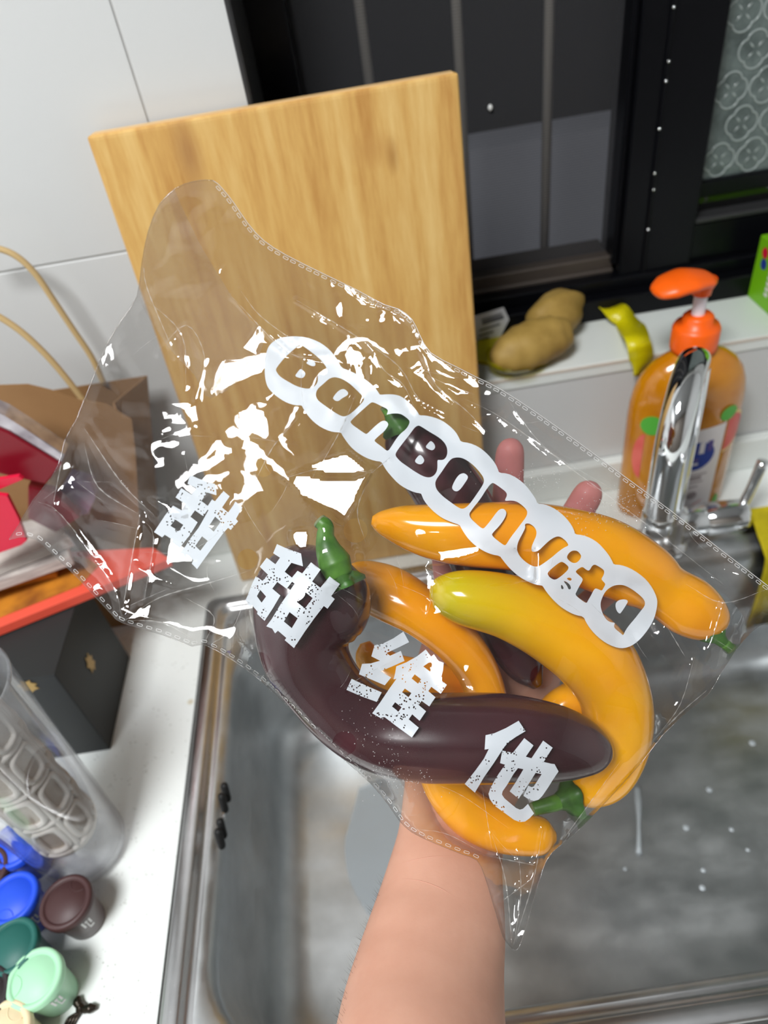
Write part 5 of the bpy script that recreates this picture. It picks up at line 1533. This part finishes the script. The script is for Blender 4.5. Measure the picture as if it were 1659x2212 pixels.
logo_in = [
    R1([(490, 197), (520, 205), (600, 262), (690, 330), (760, 400), (805, 465), (815, 520), (800, 548), (770, 555), (735, 545), (702, 542), (700, 580), (700, 630), (680, 670), (640, 703), (590, 718), (530, 712), (440, 685), (340, 630), (250, 575), (205, 515), (198, 485), (215, 455), (290, 360), (370, 285), (440, 225), (470, 203)]),
    R1([(620, 368), (640, 375), (670, 405), (672, 435), (655, 450), (620, 445), (580, 425), (558, 408), (590, 380)]),
    R1([(500, 480), (525, 500), (550, 525), (550, 555), (525, 588), (490, 590), (445, 578), (428, 560), (450, 530), (480, 490)]),
    R1([(880, 580), (930, 582), (1000, 605), (1080, 655), (1160, 730), (1230, 800), (1252, 835), (1245, 865), (1200, 915), (1130, 985), (1070, 1030), (1020, 1050), (975, 1043), (900, 1000), (800, 930), (710, 865), (680, 820), (675, 770), (700, 715), (760, 665), (830, 600)]),
    R1([(990, 720), (1020, 722), (1060, 755), (1062, 785), (1040, 805), (990, 830), (950, 865), (915, 865), (882, 840), (882, 820), (915, 775), (950, 740)]),
    R1([(1355, 878), (1390, 890), (1470, 930), (1530, 960), (1538, 985), (1520, 1030)]) + R2([(210, 360), (270, 348), (350, 350), (400, 375), (450, 415), (470, 440), (465, 475), (430, 535), (360, 590), (310, 650), (250, 745), (215, 795), (190, 792), (130, 740), (45, 680), (60, 655), (110, 610), (170, 560), (210, 500), (215, 470), (190, 440), (150, 435), (110, 455), (30, 525)])
    + R1([(1290, 1255), (1270, 1258), (1200, 1210), (1080, 1125), (1110, 1085), (1200, 1000), (1280, 930), (1330, 885)]),
    R2([(570, 492), (600, 500), (700, 565), (820, 635), (880, 690), (915, 750), (922, 820), (905, 875), (870, 905), (830, 905), (800, 903), (802, 960), (800, 1020), (780, 1070), (740, 1105), (690, 1115), (630, 1100), (540, 1050), (440, 980), (360, 925), (310, 870), (298, 840), (315, 800), (390, 700), (470, 600), (530, 515)]),
    R2([(720, 675), (750, 695), (775, 735), (770, 770), (740, 792), (700, 780), (655, 750), (690, 705)]),
    R2([(590, 842), (615, 855), (645, 900), (640, 930), (610, 958), (570, 955), (525, 922), (560, 870)]),
    R2([(1010, 875), (1080, 875), (1150, 905), (1230, 965), (1300, 1040), (1350, 1110), (1360, 1160), (1340, 1210), (1280, 1300), (1210, 1400), (1160, 1460), (1110, 1490), (1060, 1480), (960, 1410), (860, 1335), (790, 1260), (772, 1190), (785, 1140), (850, 1050), (910, 960), (960, 895)]),
    R2([(1100, 1063), (1130, 1065), (1165, 1095), (1165, 1125), (1130, 1180), (1080, 1250), (1040, 1282), (1000, 1275), (975, 1245), (980, 1210), (1020, 1130), (1060, 1080)]),
    R3([(455, 238), (480, 240), (560, 295), (630, 350), (638, 390), (612, 440), (620, 455), (680, 448), (740, 455), (800, 490), (860, 545), (882, 585), (870, 640), (810, 720), (750, 800), (680, 890), (625, 980), (605, 985), (540, 940), (450, 865), (475, 825), (540, 760), (600, 680), (628, 620), (628, 580), (600, 548), (560, 548), (520, 580), (440, 690), (370, 775), (345, 785), (300, 755), (168, 630), (230, 540), (320, 430), (400, 300)]),
    R3([(848, 735), (870, 722), (910, 725), (960, 760), (990, 810), (988, 870), (950, 950), (928, 1010), (930, 1060), (975, 1062), (1020, 1045), (1080, 985), (1150, 920), (1220, 880), (1270, 878), (1330, 920), (1365, 965), (1370, 990), (1320, 1010), (1250, 1060), (1170, 1130), (1080, 1195), (1020, 1235), (960, 1240), (880, 1200), (800, 1130), (760, 1060), (755, 1000), (775, 930), (830, 830), (858, 770)]),
    R3([(1440, 1045), (1480, 1052), (1515, 1090), (1525, 1120), (1505, 1160), (1465, 1195), (1420, 1195), (1375, 1165), (1350, 1130), (1365, 1090), (1400, 1055)]),
    R3([(1275, 1180), (1310, 1185), (1360, 1225), (1375, 1250), (1360, 1285), (1300, 1340), (1240, 1385), (1200, 1398), (1150, 1370), (1120, 1330), (1130, 1300), (1190, 1245)]),
    R3([(1345, 1380), (1380, 1368), (1410, 1380), (1405, 1405), (1380, 1405)]),
    R3([(1308, 1410), (1340, 1415), (1385, 1450), (1403, 1490), (1395, 1510), (1370, 1510), (1355, 1465)]),
    R3([(1282, 1450), (1305, 1470), (1315, 1500), (1300, 1510), (1283, 1500)]),
    R4([(740, 548), (780, 565), (850, 610), (860, 640), (850, 680), (820, 725), (850, 755), (875, 785), (850, 830), (830, 865), (790, 845), (750, 832), (725, 870), (700, 920), (665, 980), (650, 1010), (620, 1000), (560, 955), (510, 910), (530, 870), (560, 810), (600, 745), (600, 715), (560, 680), (515, 640), (530, 615), (580, 582), (605, 580), (640, 610), (670, 625), (690, 610), (710, 570)]),
    R4([(950, 810), (1010, 793), (1080, 793), (1150, 820), (1240, 880), (1320, 950), (1348, 1000), (1340, 1050), (1290, 1110), (1230, 1190), (1160, 1270), (1110, 1340), (1085, 1400), (1060, 1375), (980, 1310), (975, 1275), (990, 1245), (930, 1240), (880, 1205), (840, 1140), (815, 1060), (815, 1000), (840, 930), (880, 860)]),
    R4([(1060, 968), (1110, 965), (1148, 985), (1110, 1050), (1070, 1110), (1045, 1142), (1010, 1110), (993, 1060), (995, 1010), (1025, 980)]),
]
def chaikin(L, n=1):
    P = np.array(L, float)
    for _ in range(n):
        Q = np.roll(P, -1, 0)
        P = np.stack([0.75 * P + 0.25 * Q, 0.25 * P + 0.75 * Q], 1).reshape(-1, 2)
    return P
lo_ = [chaikin(logo_out, 1)] + [chaikin(L, 2) for L in logo_in]
o = sheet('printed_logo', lo_, HF2, M['logo'], bag, 8.0, -0.0003)
o['label'] = 'white bubbly logo reading BonBonvita'

G5 = lambda L: T(L, 320, 1020, 210)
G6 = lambda L: T(L, 520, 1170, 230)
G7 = lambda L: T(L, 740, 1360, 240)
G8 = lambda L: T(L, 990, 1550, 230)
glyphs = [
    [G5([(715, 45), (850, 105), (1000, 165), (1140, 200), (1160, 280), (1168, 395), (1005, 345), (908, 492), (1018, 575), (1090, 465), (1140, 497), (1285, 320), (1392, 412), (1262, 602), (1365, 688), (1450, 570), (1490, 500), (1607, 600), (1500, 795), (1535, 840), (1410, 985), (1365, 950), (1290, 1030), (1170, 1190), (1040, 1370), (930, 1520), (835, 1655), (745, 1560), (770, 1500), (685, 1415), (640, 1460), (600, 1400), (548, 1370), (640, 1260), (700, 1160), (860, 950), (1030, 650), (1018, 638), (938, 750), (800, 652), (722, 760), (845, 855), (700, 1090), (535, 1290), (405, 1185), (420, 1155), (285, 1068), (238, 1112), (100, 1022), (180, 900), (300, 720), (425, 570), (570, 650), (635, 545), (468, 430), (565, 272), (740, 382), (820, 268), (672, 198)]),
     G5([(465, 808), (600, 900), (525, 1005), (380, 915)]), G5([(1143, 758), (1240, 845), (1120, 1015), (1030, 930)]), G5([(920, 1095), (1018, 1172), (890, 1340), (805, 1258)])],
    [G6([(565, 38), (700, 100), (940, 185), (970, 385), (790, 330), (685, 470), (798, 560), (885, 455), (958, 495), (1095, 322), (1245, 435), (1113, 622), (1240, 718), (1385, 543), (1545, 660), (1410, 850), (1465, 895), (1352, 1045), (1295, 1003), (1150, 1190), (1000, 1400), (830, 1659), (685, 1535), (710, 1500), (580, 1388), (535, 1430), (490, 1355), (398, 1320), (480, 1210), (620, 980), (840, 655), (800, 625), (715, 735), (570, 628), (492, 732), (618, 840), (500, 1040), (372, 1235), (255, 1125), (262, 1090), (175, 990), (150, 1030), (75, 915), (130, 780), (180, 650), (237, 535), (340, 612), (425, 515), (297, 392), (405, 250), (540, 352), (612, 250), (505, 180)]),
     G6([(305, 752), (395, 855), (325, 950), (252, 850)]), G6([(995, 778), (1122, 880), (1000, 1040), (872, 940)]), G6([(760, 1098), (888, 1195), (795, 1348), (672, 1245)])],
    [G7([(908, 30), (993, 188), (850, 260), (655, 350), (710, 390), (870, 318), (925, 468), (740, 550), (568, 622), (725, 715), (630, 832), (440, 750), (245, 668), (292, 512), (420, 505), (560, 465), (430, 400), (478, 232), (600, 210), (760, 130)]),
     G7([(135, 735), (360, 840), (585, 938), (510, 1080), (290, 1000), (58, 900)]),
     G7([(1242, 297), (1355, 445), (1205, 550), (1308, 628), (1335, 530), (1357, 460), (1440, 470), (1510, 495), (1500, 610), (1475, 705), (1390, 690), (1558, 825), (1465, 958), (1325, 855), (1280, 918), (1387, 1010), (1295, 1148), (1180, 1065), (1135, 1125), (1247, 1220), (1150, 1362), (1040, 1265), (988, 1340), (1138, 1465), (1035, 1612), (800, 1440), (625, 1305), (600, 1340), (443, 1250), (560, 1090), (700, 880), (805, 735), (762, 742), (785, 650), (803, 548), (950, 490), (1110, 400)]),
     G7([(1078, 668), (1172, 742), (1128, 808), (1030, 730)]), G7([(930, 880), (1028, 948), (985, 1010), (888, 935)]), G7([(785, 1085), (882, 1160), (835, 1225), (738, 1148)])],
    [G8([(940, 50), (1048, 212), (900, 300), (800, 370), (740, 430), (670, 530), (560, 700), (400, 930), (258, 1170), (100, 1035), (270, 820), (400, 640), (475, 490), (410, 500), (425, 275), (560, 245), (740, 165)]),
     G8([(1028, 320), (1172, 435), (1052, 610), (1140, 635), (1230, 500), (1322, 360), (1470, 470), (1330, 692), (1450, 720), (1500, 725), (1562, 840), (1480, 960), (1400, 1090), (1310, 1220), (1250, 1280), (1180, 1300), (1110, 1280), (1015, 1220), (1090, 1060), (1140, 1085), (1175, 1075), (1230, 990), (1300, 882), (1205, 862), (1100, 1030), (940, 1265), (800, 1150), (900, 1000), (1015, 805), (930, 788), (860, 880), (760, 1050), (690, 1150), (680, 1200), (720, 1260), (900, 1410), (960, 1435), (1010, 1420), (1085, 1345), (1180, 1495), (1110, 1570), (1040, 1620), (960, 1628), (870, 1595), (740, 1500), (560, 1370), (490, 1270), (470, 1190), (500, 1100), (560, 990), (640, 860), (730, 735), (650, 710), (685, 515), (850, 550)])],
]
for g_, lab in zip(glyphs, ('first white character of the worn print, at the mouth end', 'white character over the purple pepper top', 'white character in the middle of the bag', 'white character over the purple pepper tip')):
    o = sheet('printed_character', g_, HF2, M['glyph'], bag, 9.0, -0.0003, uv=True)
    o['label'] = lab

# ------------------------------------------------------------------ seams: a bead along the edge and heat-stamped dashes
def edge_bead(name, pts, r, mat, step=10, inset=0.0):
    P = resample(pts, step, False)
    C = np.array([at(x, y, float(bil(HF2, x, y)) - 0.0004) for x, y in P])
    V, F = sweep_mesh(C, np.full(len(C), r), 6)
    return mesh_obj(name, V, F, mat, bag, True)
O = [tuple(p) for p in OUTS]
def idx(pt): return int(np.argmin(np.hypot(OUTS[:, 0] - pt[0], OUTS[:, 1] - pt[1])))
i_top, i_right, i_tail, i_tail2, i_low, i_left = idx((460, 390)), idx((1690, 1310)), idx((1112, 2052)), idx((1046, 1890)), idx((266, 1346)), idx((20, 1165))
top_edge, right_edge, low_edge = O[i_top:i_right], O[i_right:i_tail + 1], O[i_tail:i_left + 1]
mouth = O[i_left:] + O[:i_top + 1]
edge_bead('edge_fold', top_edge, 0.00022, M['seam'])
edge_bead('edge_fold', right_edge, 0.00018, M['film'])
edge_bead('edge_fold', low_edge, 0.00022, M['film'])
edge_bead('edge_fold', mouth, 0.00025, M['film'])
def dashes(name, path, gap, ln, wd, inset):
    P = resample(path, 3, False); T_ = np.gradient(P, axis=0); T_ /= np.linalg.norm(T_, axis=1)[:, None] + 1e-9
    s_ = np.concatenate([[0], np.cumsum(np.linalg.norm(np.diff(P, axis=0), axis=1))])
    V, F = [], []
    for d in np.arange(gap, s_[-1] - gap, gap):
        i = int(np.searchsorted(s_, d)); c, t = P[i], T_[i]; n = np.array([-t[1], t[0]])
        c = c + n * inset
        def loop(a, b):
            L = []
            for q in range(12):
                an = 2 * math.pi * q / 12
                su, sv = math.cos(an), math.sin(an)
                L.append(c + t * math.copysign(abs(su) ** .5, su) * a + n * math.copysign(abs(sv) ** .5, sv) * b)
            return L
        A_, B_ = loop(ln / 2, wd / 2), loop(ln / 2 - 1.2, wd / 2 - 1.2)
        b0 = len(V)
        for p in A_ + B_: V.append(at(p[0], p[1], float(bil(HF2, p[0], p[1])) - 0.0006))
        for q in range(12): F.append((b0 + q, b0 + 12 + q, b0 + 12 + (q + 1) % 12, b0 + (q + 1) % 12))
    o = mesh_obj(name, V, F, M['seam'], bag); o['kind'] = 'stuff'
dashes('perforated_seam', [p for p in top_edge], 19, 13, 6, 6)
dashes('perforated_seam', [p for p in low_edge if p[0] < 1040], 21, 13, 6, 7)

# condensation beads clinging inside the film
def beads():
    rng = np.random.default_rng(3); V, F = [], []
    for (cx_, cy_, sx_, sy_, n_) in ((1352, 1092, 24, 20, 110), (1150, 1034, 40, 14, 90), (1278, 1110, 40, 22, 90), (835, 1660, 26, 22, 70), (800, 1575, 40, 30, 60), (890, 1690, 34, 20, 60)):
        for _ in range(n_):
            x, y = rng.normal(cx_, sx_), rng.normal(cy_, sy_); r = rng.uniform(0.5, 1.3)
            d_ = float(bil(HF2, x, y)) + 0.0002
            b = len(V)
            V.append(at(x, y, d_ - r * 0.00018))
            for k in range(6):
                V.append(at(x + r * math.cos(k * math.pi / 3), y + r * math.sin(k * math.pi / 3), d_))
            F += [(b, b + 1 + k, b + 1 + (k + 1) % 6) for k in range(6)]
    o = mesh_obj('condensation', V, F, M['seam'], bag, True); o['kind'] = 'stuff'
beads()
